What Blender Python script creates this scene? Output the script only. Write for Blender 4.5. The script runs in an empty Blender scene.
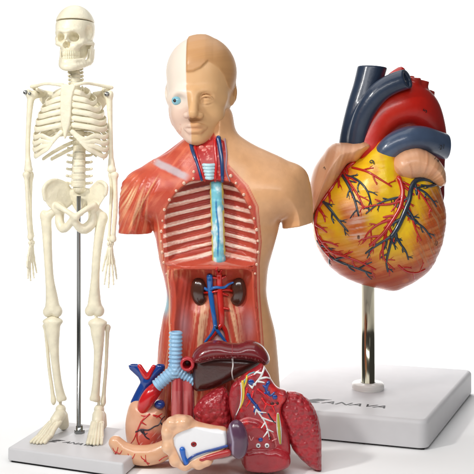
import bpy, bmesh, math, random
import numpy as np
from mathutils import Vector, Matrix

# ------------------------------------------------------------------ camera, light, world
sc = bpy.context.scene
COL = sc.collection
CAMD, CAMZ, HOR = 9.0, 2.85, 180.0        # camera distance, camera height, image row of the eye level
cam = bpy.data.cameras.new('camera'); cam.lens = 36*CAMD/4.74; cam.sensor_width = 36
cam.shift_y = -(237-HOR)/474.0; cam.clip_end = 200
co = bpy.data.objects.new('camera', cam); COL.objects.link(co)
co.location = (0, -CAMD, CAMZ); co.rotation_euler = (math.pi/2, 0, 0); sc.camera = co
w = bpy.data.worlds.new('World'); sc.world = w; w.use_nodes = True
w.node_tree.nodes['Background'].inputs[0].default_value = (1.0, 1.0, 1.0, 1)
w.node_tree.nodes['Background'].inputs[1].default_value = 0.07

def area(name, loc, target, size, power, col=(1, 1, 1), size_y=None):
    l = bpy.data.lights.new(name, 'AREA'); l.energy = power; l.color = col
    l.shape = 'RECTANGLE'; l.size = size; l.size_y = size_y or size
    o = bpy.data.objects.new(name, l); COL.objects.link(o); o.location = loc
    d = Vector(target)-Vector(loc); o.rotation_euler = d.to_track_quat('-Z', 'Y').to_euler()
    return o
area('key_light', (-6.2, -4.6, 7.4), (0, 0.6, 1.6), .85, 440, (1.0, 0.985, 0.95))
area('top_light', (0.0, 1.5, 8.5), (0, 1.5, 0), 7.0, 220)
area('fill_light', (5.5, -7.5, 3.6), (0.5, 0.5, 2.0), 2.6, 6)
area('backdrop_light', (0.0, 5.6, 6.6), (0, 11.0, 2.2), 8.0, 1400, size_y=1.6)
area('floor_light', (0.0, -4.4, 5.4), (0, -1.6, 0), 7.0, 225, size_y=1.2)
sc.view_settings.view_transform = 'Standard'; sc.view_settings.look = 'None'
sc.view_settings.exposure = 0.06; sc.view_settings.gamma = 1.0
sc.cycles.max_bounces = 8

# ------------------------------------------------------------------ helpers
def lin(c):
    c = np.asarray(c, dtype=np.float64)/255.0
    return np.where(c <= 0.04045, c/12.92, ((c+0.055)/1.055)**2.4)

class Frame:
    """local modelling units (1/100 unit, x right, y down, z away) of one thing standing at depth Y0"""
    def __init__(s, Y0): s.Y0 = Y0; s.s = (CAMD+Y0)/CAMD
    def w(s, x, y, z=0.0):
        return Vector(((x-237)/100*s.s, s.Y0+z/100*s.s, CAMZ+(HOR-y)/100*s.s))
    def arr(s, V):
        V = np.asarray(V, dtype=np.float64)
        return np.stack([(V[:, 0]-237)/100*s.s, s.Y0+V[:, 2]/100*s.s, CAMZ+(HOR-V[:, 1])/100*s.s], 1)
ORG = {}
def thing(name, label, cat, fr, x, y, z=0, group=None):
    o = bpy.data.objects.new(name, None); COL.objects.link(o); o.empty_display_size = .1
    o.location = fr.w(x, y, z); o['label'] = label; o['category'] = cat
    if group: o['group'] = group
    ORG[o.name] = (o, fr, np.array(o.location)); return o
def root_of(o):
    while o.parent: o = o.parent
    return o
def make_mesh(name, V, Fq, mat, parent, col=None, smooth=True, label=None, world=False):
    root, fr, org = ORG[root_of(parent).name]
    W = (np.asarray(V) if world else fr.arr(V)) - org
    me = bpy.data.meshes.new(name)
    if isinstance(Fq, np.ndarray) and Fq.ndim == 2:
        n, k = Fq.shape
        me.vertices.add(len(W)); me.vertices.foreach_set('co', W.astype(np.float32).ravel())
        me.loops.add(n*k); me.loops.foreach_set('vertex_index', Fq.astype(np.int32).ravel())
        me.polygons.add(n); me.polygons.foreach_set('loop_start', np.arange(0, n*k, k, dtype=np.int32))
        me.polygons.foreach_set('loop_total', np.full(n, k, dtype=np.int32))
        me.update(calc_edges=True)
    else:
        me.from_pydata([tuple(v) for v in W], [], [tuple(int(i) for i in f) for f in Fq])
    me.validate()
    if smooth: me.polygons.foreach_set('use_smooth', [True]*len(me.polygons))
    if col is not None:
        a = me.color_attributes.new('Col', 'FLOAT_COLOR', 'POINT')
        c = np.ones((len(W), 4), dtype=np.float32); c[:, :3] = col
        a.data.foreach_set('color', c.ravel())
    me.materials.append(mat)
    me.update()
    o = bpy.data.objects.new(name, me); COL.objects.link(o); o.parent = parent
    if label: o['label'] = label
    return o

# --- materials
def mat(name, color=None, attr=False, rough=.4, coat=0.0, bump=None, var=0.0, varscale=8, metal=0.0,
        spec=.5, sss=0.0, wave=None, coatrough=.12, sssr=(1, .5, .3)):
    m = bpy.data.materials.new(name); m.use_nodes = True; nt = m.node_tree; N = nt.nodes; L = nt.links
    b = N['Principled BSDF']; b.inputs['Roughness'].default_value = rough
    b.inputs['Metallic'].default_value = metal; b.inputs['Specular IOR Level'].default_value = spec
    b.inputs['Coat Weight'].default_value = coat; b.inputs['Coat Roughness'].default_value = coatrough
    if sss:
        b.inputs['Subsurface Weight'].default_value = sss; b.inputs['Subsurface Radius'].default_value = sssr
        b.inputs['Subsurface Scale'].default_value = .03
    tc = N.new('ShaderNodeTexCoord')
    if attr:
        src = N.new('ShaderNodeVertexColor'); src.layer_name = 'Col'; cs = src.outputs['Color']
    else:
        src = N.new('ShaderNodeRGB'); src.outputs[0].default_value = (*lin(color), 1); cs = src.outputs[0]
    if var:
        nz = N.new('ShaderNodeTexNoise'); nz.inputs['Scale'].default_value = varscale; nz.inputs['Detail'].default_value = 6
        L.new(tc.outputs['Object'], nz.inputs['Vector'])
        mr = N.new('ShaderNodeMapRange'); mr.inputs['From Min'].default_value = .3; mr.inputs['From Max'].default_value = .7
        mr.inputs['To Min'].default_value = 1-var; mr.inputs['To Max'].default_value = 1+var
        L.new(nz.outputs['Fac'], mr.inputs['Value'])
        vm = N.new('ShaderNodeVectorMath'); vm.operation = 'SCALE'
        L.new(cs, vm.inputs[0]); L.new(mr.outputs['Result'], vm.inputs['Scale']); cs = vm.outputs['Vector']
    L.new(cs, b.inputs['Base Color'])
    prev = None
    for bp in (bump or []):
        kind, scale, strength = bp[:3]
        stretch = bp[3] if len(bp) > 3 else (1, 1, 1)
        mp = N.new('ShaderNodeMapping'); mp.inputs['Scale'].default_value = stretch
        L.new(tc.outputs['Object'], mp.inputs['Vector'])
        if kind == 'noise':
            t = N.new('ShaderNodeTexNoise'); t.inputs['Scale'].default_value = scale; t.inputs['Detail'].default_value = 5; out = t.outputs['Fac']
        else:
            t = N.new('ShaderNodeTexVoronoi'); t.inputs['Scale'].default_value = scale; t.feature = 'SMOOTH_F1'
            t.inputs['Smoothness'].default_value = .45
            iv = N.new('ShaderNodeMath'); iv.operation = 'SUBTRACT'; iv.inputs[0].default_value = 1
            L.new(t.outputs['Distance'], iv.inputs[1]); out = iv.outputs[0]
        L.new(mp.outputs[0], t.inputs['Vector'])
        bn = N.new('ShaderNodeBump'); bn.inputs['Strength'].default_value = strength; bn.inputs['Distance'].default_value = .03
        L.new(out, bn.inputs['Height'])
        if prev: L.new(prev, bn.inputs['Normal'])
        prev = bn.outputs['Normal']
    if prev: L.new(prev, b.inputs['Normal'])
    return m

# --- numpy noise
_rng = np.random.RandomState(5); _tab = _rng.rand(256, 256).astype(np.float32)
def noise(x, y, seed=0):
    x = np.asarray(x, dtype=np.float64)+seed*17.3; y = np.asarray(y, dtype=np.float64)+seed*9.7
    xi = np.floor(x).astype(int); yi = np.floor(y).astype(int); fx = x-xi; fy = y-yi
    fx = fx*fx*(3-2*fx); fy = fy*fy*(3-2*fy)
    a = _tab[xi & 255, yi & 255]; b = _tab[(xi+1) & 255, yi & 255]; c = _tab[xi & 255, (yi+1) & 255]; d = _tab[(xi+1) & 255, (yi+1) & 255]
    return (a*(1-fx)+b*fx)*(1-fy)+(c*(1-fx)+d*fx)*fy
def streak(u, v, seed=0):
    """smooth strands running along u"""
    w = 1.6*fbm(u*.9, v*.12, seed+7)
    return noise(u*.6+v*.07, v+w, seed)*.5+noise(u*1.1-v*.05, v*1.9+w*1.7, seed+1)*.3+noise(u*1.7+v*.03, v*3.7+w*3, seed+2)*.2
def fbm(x, y, seed=0): return (noise(x, y, seed)*.55+noise(x*2.1, y*2.1, seed+1)*.3+noise(x*4.3, y*4.3, seed+2)*.15)
def sst(a, b, x):
    t = np.clip((x-a)/(b-a), 0, 1); return t*t*(3-2*t)
def mixc(c, d, w): w = np.clip(np.asarray(w), 0, 1)[:, None]; return c*(1-w)+np.asarray(d)*w

# --- polylines / tubes
def catmull(P, closed=False, sub=6):
    P = np.asarray(P, dtype=np.float64); n = len(P)
    if n < 3 and not closed: 
        t = np.linspace(0, 1, sub+1)[:, None]; return P[0]*(1-t)+P[-1]*t
    out = []
    rng = range(n) if closed else range(n-1)
    for i in rng:
        if closed: p0, p1, p2, p3 = P[(i-1) % n], P[i], P[(i+1) % n], P[(i+2) % n]
        else: p0, p1, p2, p3 = P[max(i-1, 0)], P[i], P[i+1], P[min(i+2, n-1)]
        for k in range(sub):
            t = k/sub
            out.append(.5*((2*p1)+(-p0+p2)*t+(2*p0-5*p1+4*p2-p3)*t*t+(-p0+3*p1-3*p2+p3)*t**3))
    if not closed: out.append(P[-1])
    return np.array(out)
def tube(P, R, n=12, sub=5, flat=None, capround=True, up=None, smooth=True):
    """swept tube; R scalar or list; flat=(a,b) stretches the section along (up, across)"""
    P = np.asarray(P, dtype=np.float64)
    R = np.full(len(P), R, dtype=np.float64) if np.isscalar(R) else np.asarray(R, dtype=np.float64)
    Q = np.hstack([P, R[:, None]])
    Q = catmull(Q, sub=sub) if (smooth and sub > 1) else Q
    C, r = Q[:, :3], np.maximum(Q[:, 3], .02)
    T = np.gradient(C, axis=0); T /= np.linalg.norm(T, axis=1)[:, None]+1e-9
    if capround:
        Cs = [C[0]-T[0]*r[0]*.9, C[0]-T[0]*r[0]*.6]; rs = [r[0]*.3, r[0]*.78]
        Ce = [C[-1]+T[-1]*r[-1]*.6, C[-1]+T[-1]*r[-1]*.9]; re = [r[-1]*.78, r[-1]*.3]
        C = np.vstack([Cs, C, Ce]); r = np.hstack([rs, r, re]); T = np.vstack([T[:1], T[:1], T, T[-1:], T[-1:]])
    u = np.array(up if up is not None else ([0, 0, 1.] if abs(T[0][2]) < .9 else [0, 1., 0]), dtype=np.float64)
    V = []; m = len(C)
    ang = np.linspace(0, 2*np.pi, n, endpoint=False)
    fa, fb = flat or (1, 1)
    for i in range(m):
        if up is not None: u = np.array(up, dtype=np.float64)
        u = u-T[i]*np.dot(u, T[i]); u /= np.linalg.norm(u)+1e-9; v = np.cross(T[i], u)
        V.append(C[i]+r[i]*(np.cos(ang)[:, None]*u*fa+np.sin(ang)[:, None]*v*fb))
    V = np.vstack(V); F = []
    for i in range(m-1):
        for k in range(n):
            F.append((i*n+k, i*n+(k+1) % n, (i+1)*n+(k+1) % n, (i+1)*n+k))
    F.append(tuple(range(n))[::-1]); F.append(tuple(range((m-1)*n, m*n)))
    return V, F
def join(parts):
    V = []; F = []; o = 0
    for v, f in parts:
        V.append(v); F += [tuple(i+o for i in q) for q in f]; o += len(v)
    return np.vstack(V), F
def lathe(prof, cx, cz, n=40):
    """profile of (radius, y) round a vertical axis"""
    ang = np.linspace(0, 2*np.pi, n, endpoint=False); V = []; F = []
    for r, y in prof: V += [(cx+r*math.cos(a), y, cz+r*math.sin(a)) for a in ang]
    for i in range(len(prof)-1):
        for k in range(n): F.append((i*n+k, i*n+(k+1) % n, (i+1)*n+(k+1) % n, (i+1)*n+k))
    F.append(tuple(range(n))); F.append(tuple(range((len(prof)-1)*n, len(prof)*n))[::-1])
    return np.array(V), F

# --- signed distance volumes meshed with surface nets
class Off:
    """a grid seen from a moved origin"""
    def __init__(s, g, dx, dy, dz=0): s.X = g.X-dx; s.Y = g.Y-dy; s.Z = g.Z-dz
class Grid:
    def __init__(s, x0, x1, y0, y1, z0, z1, h):
        s.o = np.array([x0, y0, z0], float); s.h = h
        s.x = np.arange(x0, x1+h, h, dtype=np.float32); s.y = np.arange(y0, y1+h, h, dtype=np.float32); s.z = np.arange(z0, z1+h, h, dtype=np.float32)
        s.X = s.x[:, None, None]; s.Y = s.y[None, :, None]; s.Z = s.z[None, None, :]
def smin(a, b, k):
    h = np.clip(.5+.5*(b-a)/k, 0, 1); return b*(1-h)+a*h-k*h*(1-h)
def smax(a, b, k): return -smin(-a, -b, k)
def ell(g, c, r, rz=0.0, ry=0.0, rx=0.0):
    dx, dy, dz = g.X-c[0], g.Y-c[1], g.Z-c[2]
    if rz: a = math.radians(rz); dx, dy = dx*math.cos(a)+dy*math.sin(a), -dx*math.sin(a)+dy*math.cos(a)
    if ry: a = math.radians(ry); dx, dz = dx*math.cos(a)+dz*math.sin(a), -dx*math.sin(a)+dz*math.cos(a)
    if rx: a = math.radians(rx); dy, dz = dy*math.cos(a)+dz*math.sin(a), -dy*math.sin(a)+dz*math.cos(a)
    k0 = np.sqrt((dx/r[0])**2+(dy/r[1])**2+(dz/r[2])**2); k1 = np.sqrt((dx/r[0]**2)**2+(dy/r[1]**2)**2+(dz/r[2]**2)**2)+1e-6
    return k0*(k0-1)/k1
def cap(g, a, b, ra, rb=None):
    rb = ra if rb is None else rb
    a = np.array(a, float); b = np.array(b, float); d = b-a; L = max(float(d@d), 1e-6)
    px, py, pz = g.X-a[0], g.Y-a[1], g.Z-a[2]
    t = np.clip((px*d[0]+py*d[1]+pz*d[2])/L, 0, 1)
    return np.sqrt((px-t*d[0])**2+(py-t*d[1])**2+(pz-t*d[2])**2)-(ra+(rb-ra)*t)
def path(g, P, R, k=0.0, sub=0):
    R = [R]*len(P) if np.isscalar(R) else R
    if sub: Q = catmull(np.hstack([np.array(P, float), np.array(R, float)[:, None]]), sub=sub); P = Q[:, :3]; R = Q[:, 3]
    f = None
    for i in range(len(P)-1):
        c = cap(g, P[i], P[i+1], R[i], R[i+1]); f = c if f is None else (smin(f, c, k) if k else np.minimum(f, c))
    return f
def polyd(x, y, P):
    """signed distance to a closed polygon, positive inside"""
    P = np.asarray(P, dtype=np.float64); d = np.full(np.broadcast(x, y).shape, 1e9); ins = np.zeros(d.shape, bool)
    for i in range(len(P)):
        a, b = P[i], P[(i+1) % len(P)]; e = b-a; L = max(e@e, 1e-9)
        t = np.clip(((x-a[0])*e[0]+(y-a[1])*e[1])/L, 0, 1)
        d = np.minimum(d, (x-a[0]-t*e[0])**2+(y-a[1]-t*e[1])**2)
        if a[1] != b[1]:
            c = ((a[1] > y) != (b[1] > y)) & (x < (b[0]-a[0])*(y-a[1])/(b[1]-a[1])+a[0]); ins ^= c
    return np.where(ins, 1, -1)*np.sqrt(d)
def pillow(g, P, Tf, Tb, R, zc=0.0, smooth=True):
    P = catmull(P, closed=True, sub=4) if smooth else P
    d = polyd(g.x[:, None], g.y[None, :], P).astype(np.float32)[:, :, None]
    a = np.maximum(R-d, 0)/R; zz = g.Z-zc
    b = np.where(zz < 0, zz/Tf, zz/Tb)
    q = np.sqrt(a*a+b*b)
    return (q-1)*np.minimum(R, np.where(zz < 0, Tf, Tb)), d[:, :, 0]
def nets(g, f):
    f = f.astype(np.float32).copy(); e = g.h*.5
    for ax in range(3):
        for s in (0, -1):
            sl = [slice(None)]*3; sl[ax] = s; f[tuple(sl)] = np.maximum(f[tuple(sl)], e)
    ins = f < 0
    c = np.zeros(tuple(n-1 for n in f.shape), np.uint8)
    offs = [(i, j, k) for i in (0, 1) for j in (0, 1) for k in (0, 1)]
    nx, ny, nz = c.shape
    for i, j, k in offs: c += ins[i:i+nx, j:j+ny, k:k+nz]
    act = (c > 0) & (c < 8); idx = np.argwhere(act); M = len(idx)
    vid = np.full(c.shape, -1, np.int32); vid[act] = np.arange(M)
    vals = np.stack([f[idx[:, 0]+i, idx[:, 1]+j, idx[:, 2]+k] for i, j, k in offs], 1)
    acc = np.zeros((M, 3)); cnt = np.zeros(M)
    for a in range(8):
        for b in range(a+1, 8):
            oa, ob = np.array(offs[a]), np.array(offs[b])
            if np.abs(oa-ob).sum() != 1: continue
            va, vb = vals[:, a], vals[:, b]; m = (va < 0) != (vb < 0)
            t = np.where(m, va/np.where(m, va-vb, 1), 0)
            acc += np.where(m[:, None], oa+t[:, None]*(ob-oa), 0); cnt += m
    V = g.o+(idx+acc/cnt[:, None])*g.h
    Q = []
    for ax in range(3):
        o1, o2 = [(1, 2), (2, 0), (0, 1)][ax]
        A = ins.take(range(0, f.shape[ax]-1), ax); B = ins.take(range(1, f.shape[ax]), ax)
        e_ = np.argwhere(A != B)
        e_ = e_[(e_[:, o1] > 0) & (e_[:, o2] > 0) & (e_[:, o1] < f.shape[o1]-1) & (e_[:, o2] < f.shape[o2]-1)]
        s = A[tuple(e_.T)]
        def cell(d1, d2):
            q = e_.copy(); q[:, o1] -= d1; q[:, o2] -= d2; return vid[tuple(q.T)]
        q = np.stack([cell(1, 1), cell(0, 1), cell(0, 0), cell(1, 0)], 1)
        q[~s] = q[~s][:, ::-1]; Q.append(q)
    return V, np.vstack(Q)
def frontz(g, f, x, y, default=0.0):
    """first crossing along z at (x, y)"""
    i = int(round((x-g.o[0])/g.h)); j = int(round((y-g.o[1])/g.h))
    i = min(max(i, 0), f.shape[0]-1); j = min(max(j, 0), f.shape[1]-1)
    col = f[i, j]; k = np.argmax(col < 0)
    if not (col < 0).any(): return default
    return float(g.z[k]) if k == 0 else float(g.z[k-1]+g.h*col[k-1]/(col[k-1]-col[k]))
def drape(g, f, P, lift=0.0, step=2.0):
    """lay a 2D polyline on the front of a volume"""
    P = catmull(P, sub=5); out = []
    for p in P: out.append((p[0], p[1], frontz(g, f, p[0], p[1], np.nan)))
    out = np.array(out); out = out[~np.isnan(out[:, 2])]
    if len(out) > 4:
        z = out[:, 2].copy(); z[1:-1] = (z[:-2]+2*z[1:-1]+z[2:])/4; out[:, 2] = z
    out[:, 2] -= lift; return out
def text_mesh(name, s, size, M, mt, parent, shear=0.0, extrude=0.0008):
    """flat lettering placed by a world matrix, a part of its thing"""
    cu = bpy.data.curves.new(name, 'FONT'); cu.body = s; cu.size = size; cu.shear = shear; cu.align_x = 'CENTER'; cu.align_y = 'CENTER'
    cu.extrude = extrude; tmp = bpy.data.objects.new('tmp', cu); COL.objects.link(tmp)
    dg = bpy.context.evaluated_depsgraph_get(); me = bpy.data.meshes.new_from_object(tmp.evaluated_get(dg))
    bpy.data.objects.remove(tmp); me.transform(Matrix.Translation(-Vector(ORG[root_of(parent).name][2]))@M)
    me.name = name; me.materials.clear(); me.materials.append(mt)
    o = bpy.data.objects.new(name, me); COL.objects.link(o); o.parent = parent; return o

# ------------------------------------------------------------------ setting: one white sweep
def sweep():
    prof = [(-14, 0)]+[(7, 0)]+[(7+6*math.sin(a), 6-6*math.cos(a)) for a in np.linspace(0, math.pi/2, 14)[1:]]+[(13, 16)]
    V = []; F = []
    for x in (-11, 11): V += [(x, y, z) for y, z in prof]
    n = len(prof)
    for i in range(n-1): F.append((i, i+1, n+i+1, n+i)[::-1])
    me = bpy.data.meshes.new('ground'); me.from_pydata(V, [], F)
    me.polygons.foreach_set('use_smooth', [True]*len(me.polygons))
    me.materials.append(mat('white_paper', (247, 247, 247), rough=.9, spec=.1, bump=[('noise', 40, .02)]))
    o = bpy.data.objects.new('ground', me); COL.objects.link(o); o['kind'] = 'structure'
sweep()

M_base = mat('base_plastic', (207, 206, 208), rough=.46, coat=.05, spec=.2, bump=[('noise', 3, .03), ('noise', 160, .03)], var=.02, varscale=5)
M_black = mat('black_print', (22, 22, 24), rough=.5)
M_steel = mat('polished_steel', (176, 170, 150), rough=.14, metal=1.0)
M_dsteel = mat('dark_steel', (140, 142, 142), rough=.24, metal=1.0)
M_screw = mat('screw_steel', (150, 150, 148), rough=.28, metal=1.0)
M_white = mat('white_plastic', (238, 236, 232), rough=.25, coat=.3)

def slab(name, corners, h, parent, z0=0.0, bev=.035, cbev=.08):
    """rounded stand base from four floor corners"""
    bm = bmesh.new()
    vs = [bm.verts.new((x, y, z0)) for x, y in corners]; f = bm.faces.new(vs)
    r = bmesh.ops.extrude_face_region(bm, geom=[f]); tv = [v for v in r['geom'] if isinstance(v, bmesh.types.BMVert)]
    bmesh.ops.translate(bm, verts=tv, vec=(0, 0, h)); bmesh.ops.recalc_face_normals(bm, faces=bm.faces)
    ve = [e for e in bm.edges if abs(e.verts[0].co.z-e.verts[1].co.z) > h*.5]
    bmesh.ops.bevel(bm, geom=ve, offset=cbev, segments=6, affect='EDGES', profile=.5)
    te = [e for e in bm.edges if e.verts[0].co.z > z0+h-1e-4 and e.verts[1].co.z > z0+h-1e-4 and len([q for q in e.link_faces if abs(q.normal.z) < .5]) == 1]
    bmesh.ops.bevel(bm, geom=te, offset=bev, segments=5, affect='EDGES', profile=.5)
    be = [e for e in bm.edges if e.verts[0].co.z < z0+1e-4 and e.verts[1].co.z < z0+1e-4 and len([q for q in e.link_faces if abs(q.normal.z) < .5]) == 1]
    bmesh.ops.bevel(bm, geom=be, offset=.012, segments=2, affect='EDGES', profile=.5)
    bmesh.ops.translate(bm, verts=bm.verts, vec=-Vector(ORG[root_of(parent).name][2]))
    me = bpy.data.meshes.new(name); bm.to_mesh(me); bm.free()
    me.polygons.foreach_set('use_smooth', [True]*len(me.polygons)); me.materials.append(M_base)
    o = bpy.data.objects.new(name, me); COL.objects.link(o); o.parent = parent
    md = o.modifiers.new('wn', 'WEIGHTED_NORMAL'); md.keep_sharp = True
    return o
def flat_part(name, poly, zt, th, mt, parent):
    """thin printed mark lying on a top face; poly in world xy"""
    n = len(poly); V = [(x, y, zt) for x, y in poly]+[(x, y, zt+th) for x, y in poly]
    F = [tuple(range(n))[::-1], tuple(range(n, 2*n))]+[(i, (i+1) % n, n+(i+1) % n, n+i) for i in range(n)]
    return make_mesh(name, np.array(V), F, mt, parent, smooth=False, world=True)
# ------------------------------------------------------------------ torso model
def build_torso():
    fr = Frame(.65)
    GY = HOR+CAMZ/fr.s*100
    T = thing('torso_model', 'half skinned anatomical torso with head, opened chest and muscle shown on one side', 'anatomy torso', fr, 217, GY)
    outl = [(206, 128), (196, 134), (185, 139), (176, 146), (167, 153), (152, 160), (140, 168), (133, 173.5), (127, 180), (123, 187), (120.5, 197), (120.3, 211), (121, 226), (122, 240), (148, 242),
            (150, 232), (149.5, 222), (152, 224), (155.5, 240), (158, 252), (161, 268), (164.5, 282), (166.5, 293), (165.5, 305), (162, 320), (159, 340), (157, 362), (155, 390), (153, 420), (152, GY+3),
            (282, GY+3), (281, 420), (280, 390), (277.5, 352), (275, 331), (270, 311), (267, 296), (266.8, 285), (268.4, 268), (273.5, 249), (278, 232), (280, 221), (284, 223), (286, 240), (310, 236),
            (311, 222), (310.8, 202), (308, 184), (300, 169.5), (285, 159), (268, 151), (255, 145), (242, 137), (234, 129), (230, 118), (226, 112), (214, 112)]
    g = Grid(116, 316, 104, GY+.1, -50, 46, 1.0)
    f, d = pillow(g, outl, 35, 37, 46, smooth=True)
    # arms fuller than the plate, chest relief
    f = smin(f, path(g, [(139, 188, 0), (136, 215, 2), (134, 250, 3)], [15, 15.5, 14]), 8)
    f = smin(f, path(g, [(293, 180, 0), (297, 205, 2), (298, 250, 3)], [14.5, 13.6, 12.6]), 8)
    f = smin(f, ell(g, (262, 196, -20), (32, 20, 17)), 12)
    f = smin(f, ell(g, (165, 192, -16), (26, 22, 17), rz=-25), 12)
    f = smin(f, cap(g, (203, 133.5, 8), (158, 167, 6), 7.5), 4)
    f = smin(f, path(g, [(212, 118, 6), (212.5, 150, 6), (213, 175, 2)], [19.5, 20, 27]), 10)
    f = smin(f, cap(g, (192, 178, -28), (156, 161.5, -14), 2.6), 2.2)     # bare collar bone
    # muscle grooves of the shoulder and flank
    X2, Y2 = np.broadcast_arrays(g.x[:, None], g.y[None, :])
    gro = 1.6*np.exp(-((X2-(128+(240-Y2)*.55))/2.2)**2)*(sst(175, 190, Y2))*(X2 < 170)*sst(232, 205, Y2)
    ang = np.arctan2(Y2-158, X2-158); rad = np.hypot(Y2-158, X2-158)
    gro += 2.2*(streak(rad*.03, ang*30, 12)-.45)*sst(160, 148, X2)*sst(170, 180, Y2)
    gro += .8*(noise((X2+Y2*.08)*.45, Y2*.03, 4)-.4)*sst(180, 168, X2)*sst(225, 245, Y2)
    f = f+(gro.astype(np.float32))[:, :, None]*(g.Z < 5)
    cut = np.where(g.X < 152, g.Y-233.5, np.where(g.X > 281, g.Y-(229.5-(g.X-281)*.22), -50)).astype(np.float32)
    f = smax(f, cut, 1.6)
    # cavities
    chest = [(194, 181), (187, 184.5), (179, 191.5), (172.7, 200), (168.5, 209), (165.8, 220), (164.8, 232), (164.5, 245), (166, 256), (170, 264), (211, 262), (252, 264), (256, 255), (256, 240), (254, 225), (249, 208), (243, 196), (236, 187), (231, 182), (212, 180)]
    Xb, Yb = g.x[:, None], g.y[None, :]
    phL = (Yb+.24*(Xb-211)-187)/9.3; phR = (Yb-.22*(Xb-224)-187)/9.3
    ph = np.where(Xb < 218, phL, phR)+(.08*noise(Xb*.1, Yb*.1, 9))
    band = sst(.35, .8, .5+.5*np.cos(2*np.pi*ph))
    bn = band.astype(np.float32)[:, :, None]
    P = catmull(chest, closed=True, sub=3)
    dc = polyd(Xb, Yb, P).astype(np.float32)
    a = np.maximum(26-dc, 0)/26; dep = 23-2.2*band
    bowl = -35+dep*np.sqrt(np.maximum(1-a*a, 0))
    cavf = np.where(dc > 0, 0, -dc)[:, :, None]+np.maximum(g.Z-bowl.astype(np.float32)[:, :, None], -4)*(dc > 0)[:, :, None]
    f = smax(f, -cavf, 1.0)
    belly = [(172, 268), (190, 266.5), (230, 266.5), (252, 268), (255, 285), (256, 305), (259, 340), (260, 380), (256, 400), (186, 400), (178, 380), (176, 345), (173, 320), (173, 295)]
    Pb = catmull(belly, closed=True, sub=3); db = polyd(Xb, Yb, Pb).astype(np.float32)
    a = np.maximum(15-db, 0)/15
    cx = 216+(Yb-290)*.05
    rel = 3.2*np.exp(-((Xb-cx)/7)**2)+3.0*np.exp(-((Xb-(cx-14-(Yb-300)*.16))/6.0)**2)*sst(285, 310, Yb)+3.0*np.exp(-((Xb-(cx+13+(Yb-300)*.12))/6.0)**2)*sst(285, 310, Yb)
    rel = rel-5.5*np.exp(-(((Xb-199)/12)**2+((Yb-290)/18)**2)**2)-5.0*np.exp(-(((Xb-238)/11)**2+((Yb-290)/18)**2)**2)
    rel = rel+1.0*noise((Xb+Yb*.12)*.5, Yb*.03, 21)
    bowl = -35+(18-rel)*np.sqrt(np.maximum(1-a*a, 0))
    cavb = np.where(db > 0, 0, -db)[:, :, None]+np.maximum(g.Z-bowl.astype(np.float32)[:, :, None], -4)*(db > 0)[:, :, None]
    f = smax(f, -cavb, 1.2)
    V, Q = nets(g, f)
    x, y, z = V[:, 0], V[:, 1], V[:, 2]
    red = lin((200, 82, 56)); C = np.tile(red, (len(V), 1))
    C = mixc(C, lin((182, 64, 46)), fbm(x*.08, y*.05, 1)*.9)
    C = mixc(C, lin((222, 120, 88)), sst(.5, .8, fbm(x*.06+3, y*.06, 6))*.6)
    # muscle fibres in cream
    an = np.arctan2(y-150, x-160); ra = np.hypot(y-150, x-160)
    fib = sst(.47, .68, streak(ra*.03, an*34, 12))
    m = sst(160, 146, x)*sst(180, 192, y)*(.25+.75*np.exp(-((x-134)/11)**2-((y-198)/17)**2))
    C = mixc(C, lin((246, 206, 160)), fib*m*.85)
    ld = np.abs((x-(131+(228-y)*.57))); C = mixc(C, lin((240, 180, 130)), sst(1.1, .2, ld)*sst(232, 220, y)*sst(172, 185, y)*(x < 168)*.8)
    fib = sst(.52, .75, streak((y-x)*.04, (x*.8+y*.6)*.5, 14)); C = mixc(C, lin((232, 140, 104)), fib*.35*sst(150, 156, x)*sst(236, 226, y))
    fib = sst(.5, .75, streak(y*.04, (x+y*.12)*.8, 15)); C = mixc(C, lin((240, 176, 130)), fib*.5*sst(235, 246, y)*(x < 172))
    fib = sst(.5, .8, noise((x-(120+y*.12))*.4, y*.045, 16)); C = mixc(C, lin((240, 190, 150)), fib*.5*(np.exp(-((x-160)/6)**2))*sst(200, 220, y)*sst(262, 250, y))
    # clavicle
    t = ((x-156)*34+(y-161.5)*16.5)/(34**2+16.5**2); dl = np.abs((x-156)*16.5-(y-161.5)*34)/math.hypot(34, 16.5)
    cl = sst(4.6, 2.0, dl+1.2*(fbm(x*.25, y*.25, 17)-.5))*sst(-.1, .12, t)*sst(1.08, .85, t)*(z < 5)
    C = mixc(C, lin((190, 178, 182)), cl*.85)
    # neck front
    nk = sst(194, 197, x)*sst(227, 225, x)*(y < 184)*sst(136, 140, y)*(z < 0)
    C = mixc(C, lin((176, 34, 34)), nk)
    C = mixc(C, lin((226, 150, 140)), nk*sst(.62, .8, fbm(x*.4, y*.4, 33))*.8)
    # blue sinew at the waist
    C = mixc(C, lin((150, 196, 208)), np.exp(-((x-166)/4.5)**2-((y-303)/10)**2)*1.3*(z > -24))
    # cavity colours
    dcv = polyd(x, y, P); dbv = polyd(x, y, Pb)
    inc = sst(-.3, 1.2, dcv)*(z < 8); inb = sst(-.3, 1.0, dbv)*(z < 8)
    phL = (y+.24*(x-211)-187)/9.3; phR = (y-.22*(x-224)-187)/9.3
    ph = np.where(x < 218, phL, phR)+.08*noise(x*.1, y*.1, 9)
    bd = sst(.5, .78, .5+.5*np.cos(2*np.pi*ph)+.10*(noise(x*.5, y*.6, 19)-.5))
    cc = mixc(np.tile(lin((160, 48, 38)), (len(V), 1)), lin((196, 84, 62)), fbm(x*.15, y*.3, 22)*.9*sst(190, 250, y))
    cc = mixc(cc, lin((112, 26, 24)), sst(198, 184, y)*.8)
    bc = mixc(np.tile(lin((226, 168, 150)), (len(V), 1)), lin((246, 220, 204)), sst(.35, .65, streak(x*.12, ph*9, 23)))
    cc = cc*(1-bd[:, None]*.95)+bc*bd[:, None]*.95
    cc = mixc(cc, lin((196, 76, 54)), sst(256, 261, y)*.8)
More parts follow.
